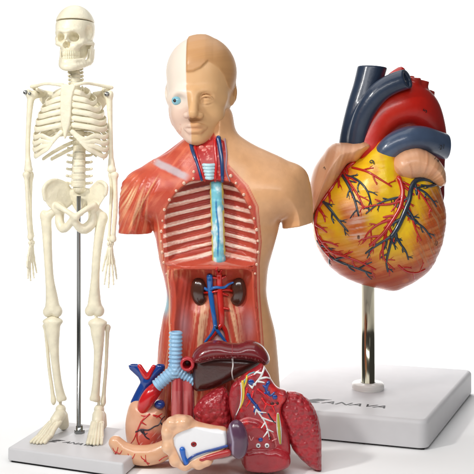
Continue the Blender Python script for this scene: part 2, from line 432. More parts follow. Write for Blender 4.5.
    C = C*(1-inc[:, None])+cc*inc[:, None]
    cb = mixc(np.tile(lin((205, 84, 58)), (len(V), 1)), lin((178, 54, 40)), fbm(x*.1, y*.03, 25)*.9)
    stripe = streak(y*.03, (x-(217+(y-290)*.05)-np.sign(x-217)*(y-300)*.16)*.6, 26)
    pso = np.exp(-((np.abs(x-217)-12-(y-300)*.13)/9)**2)*sst(288, 312, y)
    cb = mixc(cb, lin((244, 190, 150)), sst(.42, .62, stripe)*pso*.95)
    cb = mixc(cb, lin((232, 150, 110)), sst(.5, .7, noise(x*.8, y*.05, 27))*.6*sst(281, 270, y))
    cb = mixc(cb, lin((225, 205, 205)), np.exp(-((x-221)/6)**2-((y-338)/13)**2)*.9)
    cb = mixc(cb, lin((190, 170, 180)), np.exp(-((np.abs(x-217)-31)/6)**2-((y-322)/14)**2)*.5)
    cb = mixc(cb, lin((150, 38, 30)), np.exp(-((np.abs(x-217)-28)/4)**2)*.45)
    C = C*(1-inb[:, None])+cb*inb[:, None]
    # rim lines
    C = mixc(C, lin((240, 196, 160)), sst(1.0, .3, np.abs(dbv+2.2))*(x < 178)*(z < 0)*.8*(y > 268))
    # skin half
    xb = np.interp(y, [100, 137, 143, 165, 175, 185, 205, 240, 262, 290, 340, 400, 460], [196, 216, 226, 229, 238, 247.5, 257.5, 261, 259, 259.5, 263, 264, 266])
    sk = sst(-.6, .6, x-xb)
    rim = (x > 225)*sst(5.5, 4.5, xb-x)*(dcv < -.2)*(dbv < -.2)*(y > 168)
    C = mixc(C, lin((190, 66, 50)), rim)
    C = mixc(C, lin((238, 200, 160)), rim*sst(1.5, .3, np.abs(xb-x-1.8))*.45)
    skc = mixc(np.tile(lin((218, 167, 121)), (len(V), 1)), lin((207, 152, 106)), fbm(x*.05, y*.05, 30)*.8)
    C = C*(1-sk[:, None])+skc*sk[:, None]
    M_body = mat('torso_paint', attr=True, rough=.38, coat=.15, spec=.4, coatrough=.25, bump=[('noise', 14, .12), ('noise', 90, .05)], var=.05, varscale=12)
    make_mesh('body', V, Q, M_body, T, col=C)
    # white rib ends round the opening
    Mb = mat('rib_end_paint', (232, 196, 172), rough=.3, coat=.4)
    pr = mat('rib_core_paint', (222, 150, 120), rough=.4)
    ends = [(195.4, 172), (195, 178.6), (186, 183), (178.5, 190.3), (172, 199), (167, 208.5), (164.6, 219.5), (163.3, 230), (162.8, 240), (163.8, 250.5), (165.2, 261), (168, 272),
            (231, 176), (236, 183), (243.5, 194), (249.5, 206), (253.5, 217), (256, 228), (257.2, 239), (257.4, 250), (256, 262), (254.5, 271)]
    for i, (ex, ey) in enumerate(ends):
        zz = frontz(g, f, ex, ey)
        r = (1.5, 1.2, 1.7, 1.35, 1.55)[i % 5]
        v, q = join([lathe_ball((ex, ey, zz), (r, r*1.05, 1.5), 12, 8)])
        e = make_mesh('rib_end', v, q, Mb, T)
        v, q = lathe_ball((ex, ey, zz-1.15), (r*.33, r*.38, .5), 8, 6)
        make_mesh('marrow', v, q, pr, e)
    # spine column
    g2 = Grid(200, 236, 172, 270, -34, -2, .6)
    f2 = cap(g2, (216.8, 175, -22), (219.3, 259, -20), 6.6)
    vt = (g2.Y-183)/75*8
    f2 = f2-.35*np.cos(2*np.pi*vt)
    f2 = smax(f2, 178.5-g2.Y+0*g2.X, 1.2)
    V2, Q2 = nets(g2, f2); x, y = V2[:, 0], V2[:, 1]
    cxx = 216.8+(y-183)*.033
    C2 = mixc(np.tile(lin((120, 196, 210)), (len(V2), 1)), lin((214, 234, 236)), sst(.42, .7, fbm(x*.25, y*.14, 41)))
    C2 = mixc(C2, lin((206, 196, 90)), sst(4.6, 5.6, np.abs(x-cxx))*sst(.35, .55, fbm(x*.1, y*.12, 43)))
    C2 = mixc(C2, lin((40, 120, 176)), sst(1.2, .4, np.abs(x-cxx+.7*np.sin(y*.13)))*sst(196, 203, y)*sst(258, 250, y)*(.5+.5*(noise(x*0, y*.09, 44) > .3)))
    make_mesh('spine', V2, Q2, mat('spine_paint', attr=True, rough=.3, coat=.2, bump=[('noise', 20, .15)]), T, col=C2)
    # neck organs
    red = mat('torso_artery_paint', (196, 26, 26), rough=.25, coat=.5); blu = mat('torso_vein_paint', (28, 62, 110), rough=.25, coat=.5)
    def vtube(name, P, r, m, lift=.3):
        D = drape(g, f, P, lift); 
        if np.isscalar(r): R = r
        else: R = np.interp(np.linspace(0, 1, len(D)), np.linspace(0, 1, len(r)), r)
        v, q = tube(D, R, n=10, sub=1); return make_mesh(name, v, q, m, T)
    vtube('jugular_vein', [(191, 141), (194, 152), (199, 165), (203, 180)], [1.9, 1.8, 1.4, 1.2], blu)
    vtube('jugular_vein', [(219, 139), (221, 152), (222.5, 165), (223, 181)], [2.4, 2.2, 1.9, 1.6], blu)
    vtube('carotid_artery', [(215.5, 141), (216.5, 155), (217, 168), (216, 181)], [1.6, 1.5, 1.4, 1.4], red)
    vtube('carotid_artery', [(195, 143), (198.5, 156), (202, 168), (206, 181)], [1.2, 1.1, 1.1, 1.1], red)
    vtube('nerve', [(225, 140), (227, 155), (226.5, 170), (230, 181)], [.9, .8, .8, .7], mat('nerve_paint', (150, 120, 130), rough=.4))
    zz = frontz(g, f, 210, 170)
    tv = []
    for i in range(5): 
        yy = 165.5+i*3.1; hw = 5.2-.35*i
        tv.append(tube([(210-hw+.3*i, yy, zz+.6), (210+.2*i, yy+.4, zz-1.8), (210+hw, yy, zz+.6)], 1.75, n=8, sub=4))
    v, q = join(tv); make_mesh('windpipe', v, q, mat('windpipe_paint', (186, 218, 226), rough=.25, coat=.4), T)
    zz = frontz(g, f, 205, 148)
    v, q = join([lathe_ball((202.5, 148.5, zz), (3, 2.2, 1.5)), lathe_ball((209.5, 148, zz-.6), (3.2, 2.0, 1.5)), lathe_ball((206, 152, zz-.6), (4, 3, 1.8))])
    make_mesh('larynx', v, q, mat('larynx_paint', (214, 110, 100), rough=.3, coat=.4), T)
    # kidneys
    Mk = mat('kidney_paint', (70, 40, 30), rough=.18, coat=.7, bump=[('noise', 12, .1)])
    for cx, s_ in ((200.3, 1), (237.3, -1)):
        gk = Grid(cx-12, cx+12, 274, 306, -34, 2, .55); zk = frontz(g, f, cx, 290)-2
        fk = smax(ell(gk, (cx-.5*s_, 290, zk), (8.2, 14, 6.5), rz=-6*s_), -ell(gk, (cx+8.5*s_, 290.5, zk), (4.5, 5.5, 8)), 3)
        vk, qk = nets(gk, fk); make_mesh('kidney', vk, qk, Mk, T)
    R2 = mat('torso_aorta_paint', (204, 34, 26), rough=.22, coat=.6); B2 = mat('torso_cava_paint', (24, 96, 170), rough=.22, coat=.6)
    def vt2(name, P, r, m, lift=1.2, par=None):
        D = drape(g, f, P, lift); R = r if np.isscalar(r) else np.interp(np.linspace(0, 1, len(D)), np.linspace(0, 1, len(r)), r)
        v, q = tube(D, R, n=12, sub=1); return make_mesh(name, v, q, m, par or T)
    ao = vt2('aorta', [(219.5, 272), (220, 285), (221, 300), (222, 312), (222, 322)], [3.0, 2.8, 3.2, 2.9, 2.6], R2, 1.8)
    for P in ([(222, 321), (216, 328), (209, 337)], [(222, 321), (226, 328), (228, 338)]): vt2('branch', P, [2.4, 2, 1.8], R2, 1.8, ao)
    for P in ([(219, 271), (217, 267.5), (218, 264)], [(220, 271), (222, 267)], [(219, 276), (214, 275)], [(222, 276), (226, 274)], [(223, 291), (228, 293)], [(224, 305), (229, 306)]):
        vt2('branch', P, [1.5, 1.1, 1.0], R2, 2.2, ao)
    vc = vt2('vena_cava', [(210.3, 274), (211, 288), (213, 303), (215, 315), (216, 323)], [3.2, 2.7, 2.5, 2.2, 2.1], B2, 2.6)
    for P in ([(216, 322), (213, 329), (206, 338)], [(216, 324), (221, 331), (228, 341)]): vt2('branch', P, [1.9, 1.5, 1.2], B2, 3.2, vc)
    vt2('renal_vein', [(205, 286), (209, 287.5), (216, 284.5), (224, 285), (229, 282), (233, 280.5)], [1.5, 1.7, 1.5, 1.4, 1.2, 1.0], B2, 4.2)
    vt2('renal_artery', [(204, 291), (210, 290), (219, 288), (227, 287.5), (232, 289)], 1.1, R2, 2.8)
    zt = frontz(g, f, 217.5, 323)
    v, q = lathe_ball((217.5, 323, zt-6), (1.5, 1.5, .8)); make_mesh('opening', v, q, M_black, vc)
    # ---------------- head
    gh = Grid(156, 246, 28, 150, -48, 54, .75)
    h = ell(gh, (201, 72, 8), (35.5, 37, 42))
    h = smin(h, ell(gh, (198.5, 103, -4), (28.5, 33, 30)), 14)
    h = smin(h, ell(gh, (198.5, 130, -17), (13, 11.5, 13)), 12)
    h = smin(h, path(gh, [(223, 104, 10), (219, 128, -4), (204, 137.5, -19), (192, 137, -21), (179, 121, -6), (176, 106, 10)], [5.0, 6, 5, 4.5, 6, 5.0], sub=2), 12)
    h = smin(h, ell(gh, (214, 116, -18), (9, 8, 8)), 8); h = smin(h, ell(gh, (181, 116, -18), (7, 8, 7)), 8)
    h = smin(h, path(gh, [(172, 101, -16), (179, 96.5, -25), (189, 96, -30), (196, 97.5, -30.8), (204, 95.5, -30.3), (214, 95, -25.2), (223, 99, -16)], [2, 2.4, 2.5, 2.4, 2.6, 2.6, 2], sub=3), 9)
    h = smax(h, -ell(gh, (207.3, 101.8, -38), (8.5, 5.6, 10), rz=2), 4)
    h = smax(h, -ell(gh, (179, 103, -34), (7.6, 6.2, 11)), 4)
    h = smin(h, ell(gh, (207, 102.4, -26.8), (6.6, 4.2, 5.6)), 2.0)
    h = smin(h, path(gh, [(200.4, 103.2, -30.2), (203.5, 100, -32.4), (207.5, 98.9, -33), (211.5, 99.9, -31.6), (215, 103, -28)], [.8, 1.15, 1.25, 1.1, .8], sub=3), .8)
    h = smin(h, path(gh, [(201, 104.4, -30.6), (207, 106.2, -31.8), (214, 104.2, -28.4)], [.6, .95, .6], sub=3), .8)
    h = smax(h, -path(gh, [(202, 97.2, -34), (208, 95.9, -34.6), (214, 98, -31.5)], .55, sub=3), 1.0)
    h = smax(h, -ell(gh, (205.5, 102.6, -33.6), (1.7, 1.9, 1.4)), .5)
    h = smin(h, path(gh, [(196, 96, -32.5), (195.5, 107, -36), (194.8, 116, -40)], [3.4, 3.8, 5.0]), 5)
    h = smin(h, ell(gh, (188.9, 118.0, -35.5), (3.9, 3.2, 4.4)), 2.6); h = smin(h, ell(gh, (201.2, 118.0, -35), (4.0, 3.2, 4.4)), 2.6)
    h = smax(h, -ell(gh, (191.3, 121.2, -39.5), (1.6, 1.2, 2.5)), 1); h = smax(h, -ell(gh, (197.8, 121.2, -39.5), (1.6, 1.2, 2.5)), 1)
    h = smin(h, path(gh, [(185.5, 129.3, -29), (191, 127.4, -33.5), (195.5, 127.8, -34.8), (200, 127.2, -33.8), (207.5, 128.6, -29)], [.8, 2.3, 2.3, 2.4, .8], sub=3), 2)
    h = smin(h, path(gh, [(187, 131, -29), (192, 133, -32), (196.5, 133.4, -33), (201, 132.8, -32.3), (206, 130.4, -29.4)], [1, 2.6, 3.2, 2.7, 1], sub=3), 2)
    h = smax(h, -path(gh, [(185, 129.8, -31.5), (191, 130.1, -36.2), (196, 130.6, -37.8), (201, 129.9, -36.8), (208, 128.8, -31.5)], .6, sub=3), .7)
    h = smax(h, -ell(gh, (197, 137, -35), (6, 1.6, 3)), 3)
    h = smin(h, ell(gh, (197, 139.5, -25), (8.5, 5.5, 6.5)), 6)
    for ex, s_ in ((232.6, 1), (168.0, -1)):
        e_ = ell(gh, (ex, 94, 8), (3.4, 10.5, 7), rz=6*s_, ry=-20*s_)
        e_ = smax(e_, -ell(gh, (ex+2*s_, 92, 4), (2.6, 6.5, 4.2), ry=-20*s_), 1.6)
        h = smin(h, e_, 3.5)
    hx = np.array([150, 186, 190, 195, 202, 206, 209, 213, 219, 224, 228, 232, 246]); hy = np.array([75, 76, 77, 76.5, 73, 69, 66, 68, 72, 78, 88, 92, 96])
    hl = np.interp(gh.x, hx, hy).astype(np.float32)[:, None, None]
    hl = hl+np.maximum(gh.Z-2, 0)*.9
    hm = (.3+.7*np.clip((214-gh.X)/8, 0, 1))*np.clip((hl-gh.Y)/2.2, 0, 1)*np.clip((gh.X-187.5)/1.2, 0, 1)
    X2, Y2 = np.broadcast_arrays(gh.x[:, None], gh.y[None, :])
    stn = noise((Y2+.22*X2)*.34, X2*.035, 51).astype(np.float32)[:, :, None]
    h = h-hm*(1.5+.35*stn)
    V, Q = nets(gh, h); x, y, z = V[:, 0], V[:, 1], V[:, 2]
    skc = mixc(np.tile(lin((216, 172, 124)), (len(V), 1)), lin((205, 155, 106)), fbm(x*.06, y*.06, 52)*.6)
    hv = np.interp(x, hx, hy)+np.maximum(z-2, 0)*.9
    hairw = sst(-.3, 1.2, hv-y)
    hc = mixc(np.tile(lin((196, 147, 98)), (len(V), 1)), lin((182, 132, 86)), sst(.3, .7, streak(x*.04, (y+.22*x)*.3, 51))*.35)
    skc = skc*(1-hairw[:, None])+hc*hairw[:, None]
    skc = mixc(skc, lin((205, 130, 100)), np.exp(-((x-197)/9)**2-((y-130)/3.6)**2)*(z < -22)*.35)
    wh = mixc(np.tile(lin((232, 218, 204)), (len(V), 1)), lin((218, 184, 164)), sst(96, 118, y)*.8)
    wh = mixc(wh, lin((206, 120, 96)), sst(.55, .75, fbm(x*.2, y*.2, 55))*sst(112, 122, y)*.5*(x < 183))
    xs = np.interp(y, [30, 90, 105, 116, 122, 130, 150], [187.5, 188, 189.5, 191, 191.5, 193, 193])
    wv = sst(.5, -.5, x-xs); C = skc*(1-wv[:, None])+wh*wv[:, None]
    hd = make_mesh('head', V, Q, mat('head_paint', attr=True, rough=.42, coat=.06, spec=.28, coatrough=.2, bump=[('noise', 12, .06), ('noise', 80, .03)], sss=.08), T, col=C)
    ze = frontz(gh, h, 178, 103)-.8
    v, q = lathe_ball((178, 102.5, ze+1.2), (4.8, 4.8, 4.6), 24, 16); ey = make_mesh('eye', v, q, mat('eyeball_paint', (128, 188, 206), rough=.12, coat=.8), hd)
    v, q = lathe_ball((176.8, 102.8, ze-2.2), (1.9, 2.0, 1.5), 16, 10); make_mesh('pupil', v, q, mat('pupil_paint', (14, 18, 24), rough=.1, coat=.8), hd)
    # clear cranium cover: thin raised band over the crown
    return T
def lathe_ball(c, r, n=16, m=10):
    V = []; F = []
    for i in range(1, m):
        th = math.pi*i/m
        V += [(c[0]+r[0]*math.sin(th)*math.cos(2*math.pi*k/n), c[1]-r[1]*math.cos(th), c[2]+r[2]*math.sin(th)*math.sin(2*math.pi*k/n)) for k in range(n)]
    for i in range(m-2):
        for k in range(n): F.append((i*n+k, i*n+(k+1) % n, (i+1)*n+(k+1) % n, (i+1)*n+k))
    V.append((c[0], c[1]-r[1], c[2])); V.append((c[0], c[1]+r[1], c[2])); t = len(V)-2; b = len(V)-1
    for k in range(n): F.append((k, t, (k+1) % n)); F.append(((m-2)*n+k, (m-2)*n+(k+1) % n, b))
    return np.array(V), F
build_torso()
# ------------------------------------------------------------------ large heart model on its stand
def twigs(P, rng, n, L, side=0, spread=(35, 60)):
    """side branches of a 2D polyline"""
    P = np.asarray(P, float); seg = np.hypot(*(P[1:]-P[:-1]).T); cum = np.r_[0, np.cumsum(seg)]; out = []
    for i in range(n):
        t = (i+.6+rng.uniform(-.2, .2))/n*cum[-1]; k = min(np.searchsorted(cum, t)-1, len(seg)-1); k = max(k, 0)
        p = P[k]+(P[k+1]-P[k])*(t-cum[k])/max(seg[k], 1e-6); d = (P[k+1]-P[k])/max(seg[k], 1e-6)
        s = side or (1 if i % 2 else -1); a = math.radians(rng.uniform(*spread))*s
        l = L*rng.uniform(.6, 1.15); d2 = np.array([d[0]*math.cos(a)-d[1]*math.sin(a), d[0]*math.sin(a)+d[1]*math.cos(a)])
        b = -math.radians(rng.uniform(5, 25))*s
        d3 = np.array([d2[0]*math.cos(b)-d2[1]*math.sin(b), d2[0]*math.sin(b)+d2[1]*math.cos(b)])
        out.append([tuple(p), tuple(p+d2*l*.5), tuple(p+d2*l*.5+d3*l*.5)])
    return out
def build_heart():
    fr = Frame(1.9); H_ = .32
    def gp(px, py, zt=0.0):
        d = (CAMZ-zt)*900/(py-HOR); return ((px-237)/100*d/9, d-9)
    T = thing('heart_model', 'large heart model with red arch and dark blue vessels on a chrome rod', 'heart model', fr, 368, HOR+CAMZ/fr.s*100)
    FR, BR, BL = gp(427, 421, H_), gp(472.5, 369.5, H_), gp(306, 358.5, H_)
    FL = (FR[0]+BL[0]-BR[0]+.27, FR[1]+BL[1]-BR[1]-.08)
    # keep the hidden front corner clear of the torso
    slab('base', [FL, FR, BR, BL], H_-.022, T, z0=.022, cbev=.10, bev=.05); pad(T, [FL, FR, BR, BL], .05, .023)  # pad() adds a dark sheet in place of the drop shadow
    bx = fr.w(368, 0)[0]
    yb = HOR+(CAMZ-H_)/fr.s*100
    v, q = lathe([(15.5, yb-.05), (16, yb-1.5), (16, yb-5), (14.8, yb-6.5), (7.3, yb-6.7)][::-1], 368, 0, 48)
    make_mesh('collar', v, q, M_white, T)
    v, q = lathe([(6.7, 272), (6.7, yb-6.0)], 368, 0, 40); make_mesh('rod', v, q, M_steel, T)
    # ---- ventricles
    outl = [(335, 178), (347, 163), (358, 156), (366, 150), (382, 146), (397, 152), (410, 160), (424, 168), (436, 180), (442, 198), (445.5, 218), (442, 242), (436, 258), (428, 271), (414, 282), (403, 287), (392, 289), (376, 287.5), (360, 284),
            (347, 279), (337, 273), (328, 265), (322, 256), (316, 244), (313.5, 232), (313, 214), (318, 200), (325, 190)]
    g = Grid(308, 450, 140, 294, -50, 50, .85)
    f, d = pillow(g, outl, 43, 40, 52)
    f = smin(f, path(g, [(372, 190, -22), (376, 168, -24), (384, 152, -20)], [20, 15, 12]), 9)
    X2, Y2 = np.broadcast_arrays(g.x[:, None], g.y[None, :])
    f = f-(1.6*np.exp(-((X2-(318+(Y2-225)*1.15))/12)**2)*sst(235, 250, Y2)).astype(np.float32)[:, :, None]*(g.Z < 0)
    u = (Y2*.9+X2*.5); f = f+(.7*(streak((Y2+X2)*.04, (X2*.85-Y2*.5)*.55, 65)-.5)*sst(405, 420, X2-(Y2-230)*.1)).astype(np.float32)[:, :, None]
    f = f+(.5*(streak((X2-Y2*.3)*.05, (Y2*.95+X2*.3)*.42, 64)-.5)).astype(np.float32)[:, :, None]
    V, Q = nets(g, f); x, y, z = V[:, 0], V[:, 1], V[:, 2]; n = len(V)
    yel = mixc(np.tile(lin((248, 212, 22)), (n, 1)), lin((232, 176, 26)), fbm(x*.12, y*.12, 63))
    fibr = streak((x-y*.3)*.05, (y*.95+x*.3)*.42, 64); fibd = streak((y+x)*.04, (x*.86-y*.5)*.55, 65)
    org = mixc(np.tile(lin((200, 90, 34)), (n, 1)), lin((226, 146, 84)), sst(.42, .68, fibr)*.65)
    warp = 14*(fbm(x*.05, y*.05, 66)-.5)
    # fat is yellow round the grooves, muscle elsewhere
    wm = sst(226, 262, y+warp-.12*(x-380))
    wm = np.maximum(wm, sst(402, 424, x+warp*.8+(y-215)*.35)*sst(176, 200, y))
    wm = np.maximum(wm, .95*np.exp(-((x-348-(y-215)*.25)/13)**4-((y-222)/26)**4)*sst(.25, .5, fbm(x*.06, y*.06, 67)+.15))
    wm = np.maximum(wm, .45*sst(.55, .75, fbm(x*.08, y*.05, 68)))
    wm = wm*(1-.75*np.exp(-((x-(388-(y-225)*.25))/12)**2)*sst(272, 240, y))
    wm = wm*(1-.8*np.exp(-((x-(318+(y-214)*.25))/6)**2)*sst(250, 235, y))
    C = yel*(1-wm[:, None])+org*wm[:, None]
    C = mixc(C, lin((170, 92, 50)), sst(400, 432, x+(y-200)*.25)*sst(.35, .65, fibd)*.75*sst(180, 196, y))
    C = mixc(C, lin((226, 176, 130)), sst(400, 425, x)*sst(.52, .7, fibd)*.5)
    C = mixc(C, lin((236, 206, 190)), np.exp(-((x-352)/9)**2-((y-226)/17)**2)*sst(.4, .65, streak(x*.05, y*.5+x*.1, 69))*.8)
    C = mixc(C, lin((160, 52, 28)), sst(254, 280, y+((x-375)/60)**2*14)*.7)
    C = mixc(C, lin((226, 128, 60)), sst(.58, .8, fbm(x*.1, y*.1, 70))*.4)
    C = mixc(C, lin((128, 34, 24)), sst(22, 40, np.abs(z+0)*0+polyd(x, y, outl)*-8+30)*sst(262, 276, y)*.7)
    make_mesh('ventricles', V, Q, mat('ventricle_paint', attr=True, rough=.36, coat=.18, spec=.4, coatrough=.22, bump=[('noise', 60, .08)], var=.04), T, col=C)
    RED = mat('coronary_artery_paint', (188, 30, 22), rough=.26, coat=.5); BLU = mat('coronary_vein_paint', (38, 52, 66), rough=.26, coat=.5)
    rng = random.Random(7)
    def vessel(name, P, r0, r1, m, tw=0, L=12, side=0, par=T, lift=.25, second=True):
        parts = []
        def one(P, a, b, lf):
            D = drape(g, f, P, lf)
            if len(D) < 3: return
            parts.append(tube(D, np.linspace(a, b, len(D)), n=8, sub=1))
        r0, r1 = r0*1.25, r1*1.7
        one(P, r0, r1, lift)
        for k, t in enumerate(twigs(P, rng, tw, L, side)):
            a = r0+(r1-r0)*k/max(tw, 1); one(t, a*.8, a*.34+.12, lift*.6)
            if second:
                for t2 in twigs(t, rng, 1, L*.5, spread=(28, 45)): one(t2, a*.42, .14, lift*.4)
        v, q = join(parts); return make_mesh(name, v, q, m, par)
    vessel('coronary_artery', [(392, 178), (395, 190), (393, 204), (388, 214), (380, 226), (374, 233), (364, 242)], 2.1, .9, RED, 7, 17)
    vessel('coronary_artery', [(393, 200), (382, 203), (368, 204), (356, 207)], 1.2, .4, RED, 4, 10)
    vessel('coronary_artery', [(386, 217), (372, 222), (362, 230), (357, 240)], 1.2, .4, RED, 4, 10)
    vessel('coronary_artery', [(396, 195), (402, 210), (407, 226), (413, 238)], 1.2, .4, RED, 4, 12)
    vessel('coronary_artery', [(379, 229), (376, 245), (378, 256), (388, 266)], 1.2, .4, RED, 4, 12)
    vessel('coronary_artery', [(396, 182), (410, 190), (420, 203), (424, 210)], 1.1, .4, RED, 4, 9)
    vessel('coronary_vein', [(438, 186), (428, 181.5), (418, 179), (409, 181), (404, 187), (401, 199), (396, 212), (390, 225), (384, 234)], 2.0, 1.5, BLU, 7, 17)
    vessel('coronary_vein', [(385, 233), (375, 239), (366, 245), (360, 250)], 1.3, .5, BLU, 3, 9)
    vessel('coronary_vein', [(385, 233), (382, 246), (380, 258), (382, 268)], 1.2, .5, BLU, 3, 9)
    vessel('coronary_vein', [(386, 231), (392, 240), (398, 248), (401, 256)], 1.1, .4, BLU, 3, 8)
    vessel('coronary_vein', [(404, 186), (416, 191), (425, 199), (430, 206)], 1.2, .4, BLU, 3, 9)
    vessel('coronary_vein', [(397, 211), (406, 219), (416, 226), (424, 236)], 1.1, .4, BLU, 3, 9)
    vessel('coronary_vein', [(397, 196), (384, 198), (371, 203), (360, 212)], 1.1, .4, BLU, 4, 9)
    vessel('coronary_artery', [(352, 163), (344, 170), (335, 181), (327, 193), (319, 205), (315, 218), (316, 232), (321, 246), (330, 257)], 1.9, 1.2, RED, 7, 13, side=-1)
    vessel('coronary_artery', [(350, 168), (362, 172), (373, 179), (384, 186)], 1.1, .5, RED, 3, 10)
    vessel('coronary_artery', [(342, 173), (347, 184), (353, 195), (358, 207)], 1.2, .5, RED, 4, 11)
    vessel('coronary_vein', [(341, 176), (346, 188), (350, 200), (353, 214)], 1.3, .5, BLU, 4, 10)
    vessel('coronary_vein', [(342, 175), (353, 180), (361, 190), (365, 203)], 1.2, .4, BLU, 4, 9)
    vessel('coronary_vein', [(320, 199), (327, 208), (334, 218), (343, 229)], 1.4, .5, BLU, 4, 10)
    vessel('coronary_vein', [(317, 240), (325, 252), (336, 259), (350, 264), (366, 270)], 1.6, .6, BLU, 6, 12)
    vessel('coronary_artery', [(318, 236), (328, 249), (342, 254), (356, 259), (370, 266)], 1.5, .5, RED, 6, 12)
    vessel('coronary_artery', [(392, 262), (400, 268), (411, 270), (420, 267)], .9, .4, RED, 3, 9)
    # ---- atria
    Mp = mat('atrium_paint', attr=True, rough=.36, coat=.3, coatrough=.25, bump=[('noise', 50, .06)])
    def atrium(name, outl, Tf, Tb, R, zc, b, st):
        gg = Grid(*b, .8); ff, dd = pillow(gg, outl, Tf, Tb, R, zc)
        X2, Y2 = np.broadcast_arrays(gg.x[:, None], gg.y[None, :])
        ff = ff+(.45*(st(X2, Y2)-.5)).astype(np.float32)[:, :, None]
        v, q = nets(gg, ff); s = st(v[:, 0], v[:, 1])
        c = mixc(np.tile(lin((230, 178, 138)), (len(v), 1)), lin((200, 136, 94)), sst(.5, .2, s)*.55)
        c = mixc(c, lin((214, 140, 100)), fbm(v[:, 0]*.05, v[:, 1]*.05, 77)*.5)
        make_mesh(name, v, q, Mp, T, col=c); return gg, ff
    ga, fa = atrium('right_atrium', [(331, 144.6), (346, 143), (364, 140.8), (370, 148), (362, 156), (354, 163), (346, 165), (337, 178), (327, 192), (319, 204), (313, 214), (312, 226), (309.5, 212), (308.5, 190), (312, 172), (318, 161)],
           27, 26, 17, -6, (304, 376, 134, 232, -42, 26), lambda X, Y: noise((X*.8+Y*.22)*.55, (Y-X*.3)*.04, 71))
    gb, fb = atrium('left_atrium', [(384.5, 166), (387, 158), (393, 152), (401, 148.5), (412, 148), (424, 153), (433, 160), (439, 170), (440, 183), (435, 186), (426, 181), (417, 179), (407, 180.5), (397, 180), (389, 177), (385, 172)],
           22, 22, 16, -22, (378, 446, 142, 192, -50, 6), lambda X, Y: noise(np.hypot(X-412, (Y-196)*1.0)*.05+3, np.arctan2(Y-196, X-412)*17, 72))
    # ---- great vessels
    VB = mat('great_vein_paint', (42, 56, 78), rough=.32, coat=.25, bump=[('noise', 16, .12)], var=.08)
    PB = mat('pulmonary_artery_paint', (70, 86, 112), rough=.3, coat=.4, bump=[('noise', 16, .1)], var=.08)
    AR = mat('aorta_paint', (186, 26, 16), rough=.26, coat=.45, bump=[('noise', 14, .1)], var=.1)
    ga2 = Grid(350, 452, 70, 206, -36, 34, .9)
    fa2 = path(ga2, [(369, 154, -8), (371, 138, -5), (378, 123, -2), (390, 110, 0), (405, 105, 2), (418, 110, 5), (428, 123, 9), (436, 140, 13), (438, 160, 15), (440, 200, 16)], [13, 15, 18.5, 22.0, 22.5, 20.5, 16.5, 12, 9, 7], k=4, sub=5)
    stubs = [((411, 92, -2), (413, 77.5, -6), 7, 3.8), ((420, 94, 4), (423.5, 80, 2), 6.4, 3.4), ((428, 104, 10), (432, 89.5, 10), 5.4, 2.9)]
    for a, b, r, ri in stubs:
        fa2 = smin(fa2, cap(ga2, a, b, r*1.05, r), 4)
    for a, b, r, ri in stubs:
        a = np.array(a, float); b = np.array(b, float); dv = (b-a)/np.linalg.norm(b-a); 
        pl = (ga2.X-b[0])*dv[0]+(ga2.Y-b[1])*dv[1]+(ga2.Z-b[2])*dv[2]
        nearb = np.sqrt((ga2.X-b[0])**2+(ga2.Y-b[1])**2+(ga2.Z-b[2])**2)-r*1.6
        fa2 = smax(fa2, -np.maximum(-pl, nearb), .8)
        fa2 = smax(fa2, -cap(ga2, b-dv*5, b+dv*4, ri), .8)
    fa2 = smax(fa2, ga2.Y-203+0*ga2.X, 1)
    v, q = nets(ga2, fa2)
    x, y = v[:, 0], v[:, 1]
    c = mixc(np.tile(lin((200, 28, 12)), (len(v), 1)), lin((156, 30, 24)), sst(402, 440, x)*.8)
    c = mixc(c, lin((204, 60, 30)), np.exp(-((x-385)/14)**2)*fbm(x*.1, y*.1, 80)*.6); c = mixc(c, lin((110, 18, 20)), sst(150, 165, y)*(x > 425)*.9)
    for a, b, r, ri in stubs: c = mixc(c, lin((150, 60, 48)), np.exp(-((x-b[0])/5)**2-((y-b[1])/5)**2)*.6)
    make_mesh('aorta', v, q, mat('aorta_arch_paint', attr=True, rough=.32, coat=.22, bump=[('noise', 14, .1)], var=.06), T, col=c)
    gp_ = Grid(372, 456, 124, 172, -46, 26, .85)
    fp = path(gp_, [(380, 156, -24), (388, 147, -26), (400, 141, -26), (415, 139.5, -21), (431, 142.5, -11), (450, 148, 4)], [9.5, 10.5, 11, 11.5, 11.5, 11.8], k=3, sub=4)
    fp = smax(fp, (gp_.X-447)*.97+(gp_.Z+0)*.1+0*gp_.Y, 1.0)
    v, q = nets(gp_, fp); make_mesh('pulmonary_artery', v, q, PB, T)
    gv = Grid(334, 410, 58, 150, -42, 22, .85)
    fv = path(gv, [(352, 150, 2), (355, 130, 2), (361, 105, 0), (367.5, 85, 0), (374.5, 58, 0)], [14, 13.6, 13.6, 14, 15], sub=3)
    fv = smin(fv, path(gv, [(355, 152, -10), (356.5, 133, -14), (362, 114, -20), (373, 97, -25), (387, 87, -27), (406, 80.5, -25)], [9.5, 9.5, 9.6, 10, 10, 9.8], sub=4), 4.5)
    fv = smax(fv, 66.3-gv.Y+(gv.X-360)*.07+0*gv.Z, 1.0)
    fv = smax(fv, np.where(gv.Z < -8, (gv.X-402)*.80-(gv.Y-82)*.30-(gv.Z+27)*.5, -9), 1.0)
    fv = smax(fv, -cap(gv, (400.5, 83, -26), (409, 80, -31), 6.8), .8)
    fv = smax(fv, -cap(gv, (372, 70, 0), (376, 56, 0), 9), .8)
    v, q = nets(gv, fv); make_mesh('vena_cava', v, q, VB, T)
    v, q = tube([(384, 88, 0), (392, 78, -4), (400, 72, -4)], [6, 5.5, 5], n=20, sub=4); make_mesh('red_branch', v, q, AR, T)
    v, q = lathe_ball((418.3, 131, -20), (2.6, 3.4, 2.6)); make_mesh('screw', v, q, mat('screw_white', (236, 228, 205), rough=.3, coat=.4), T)
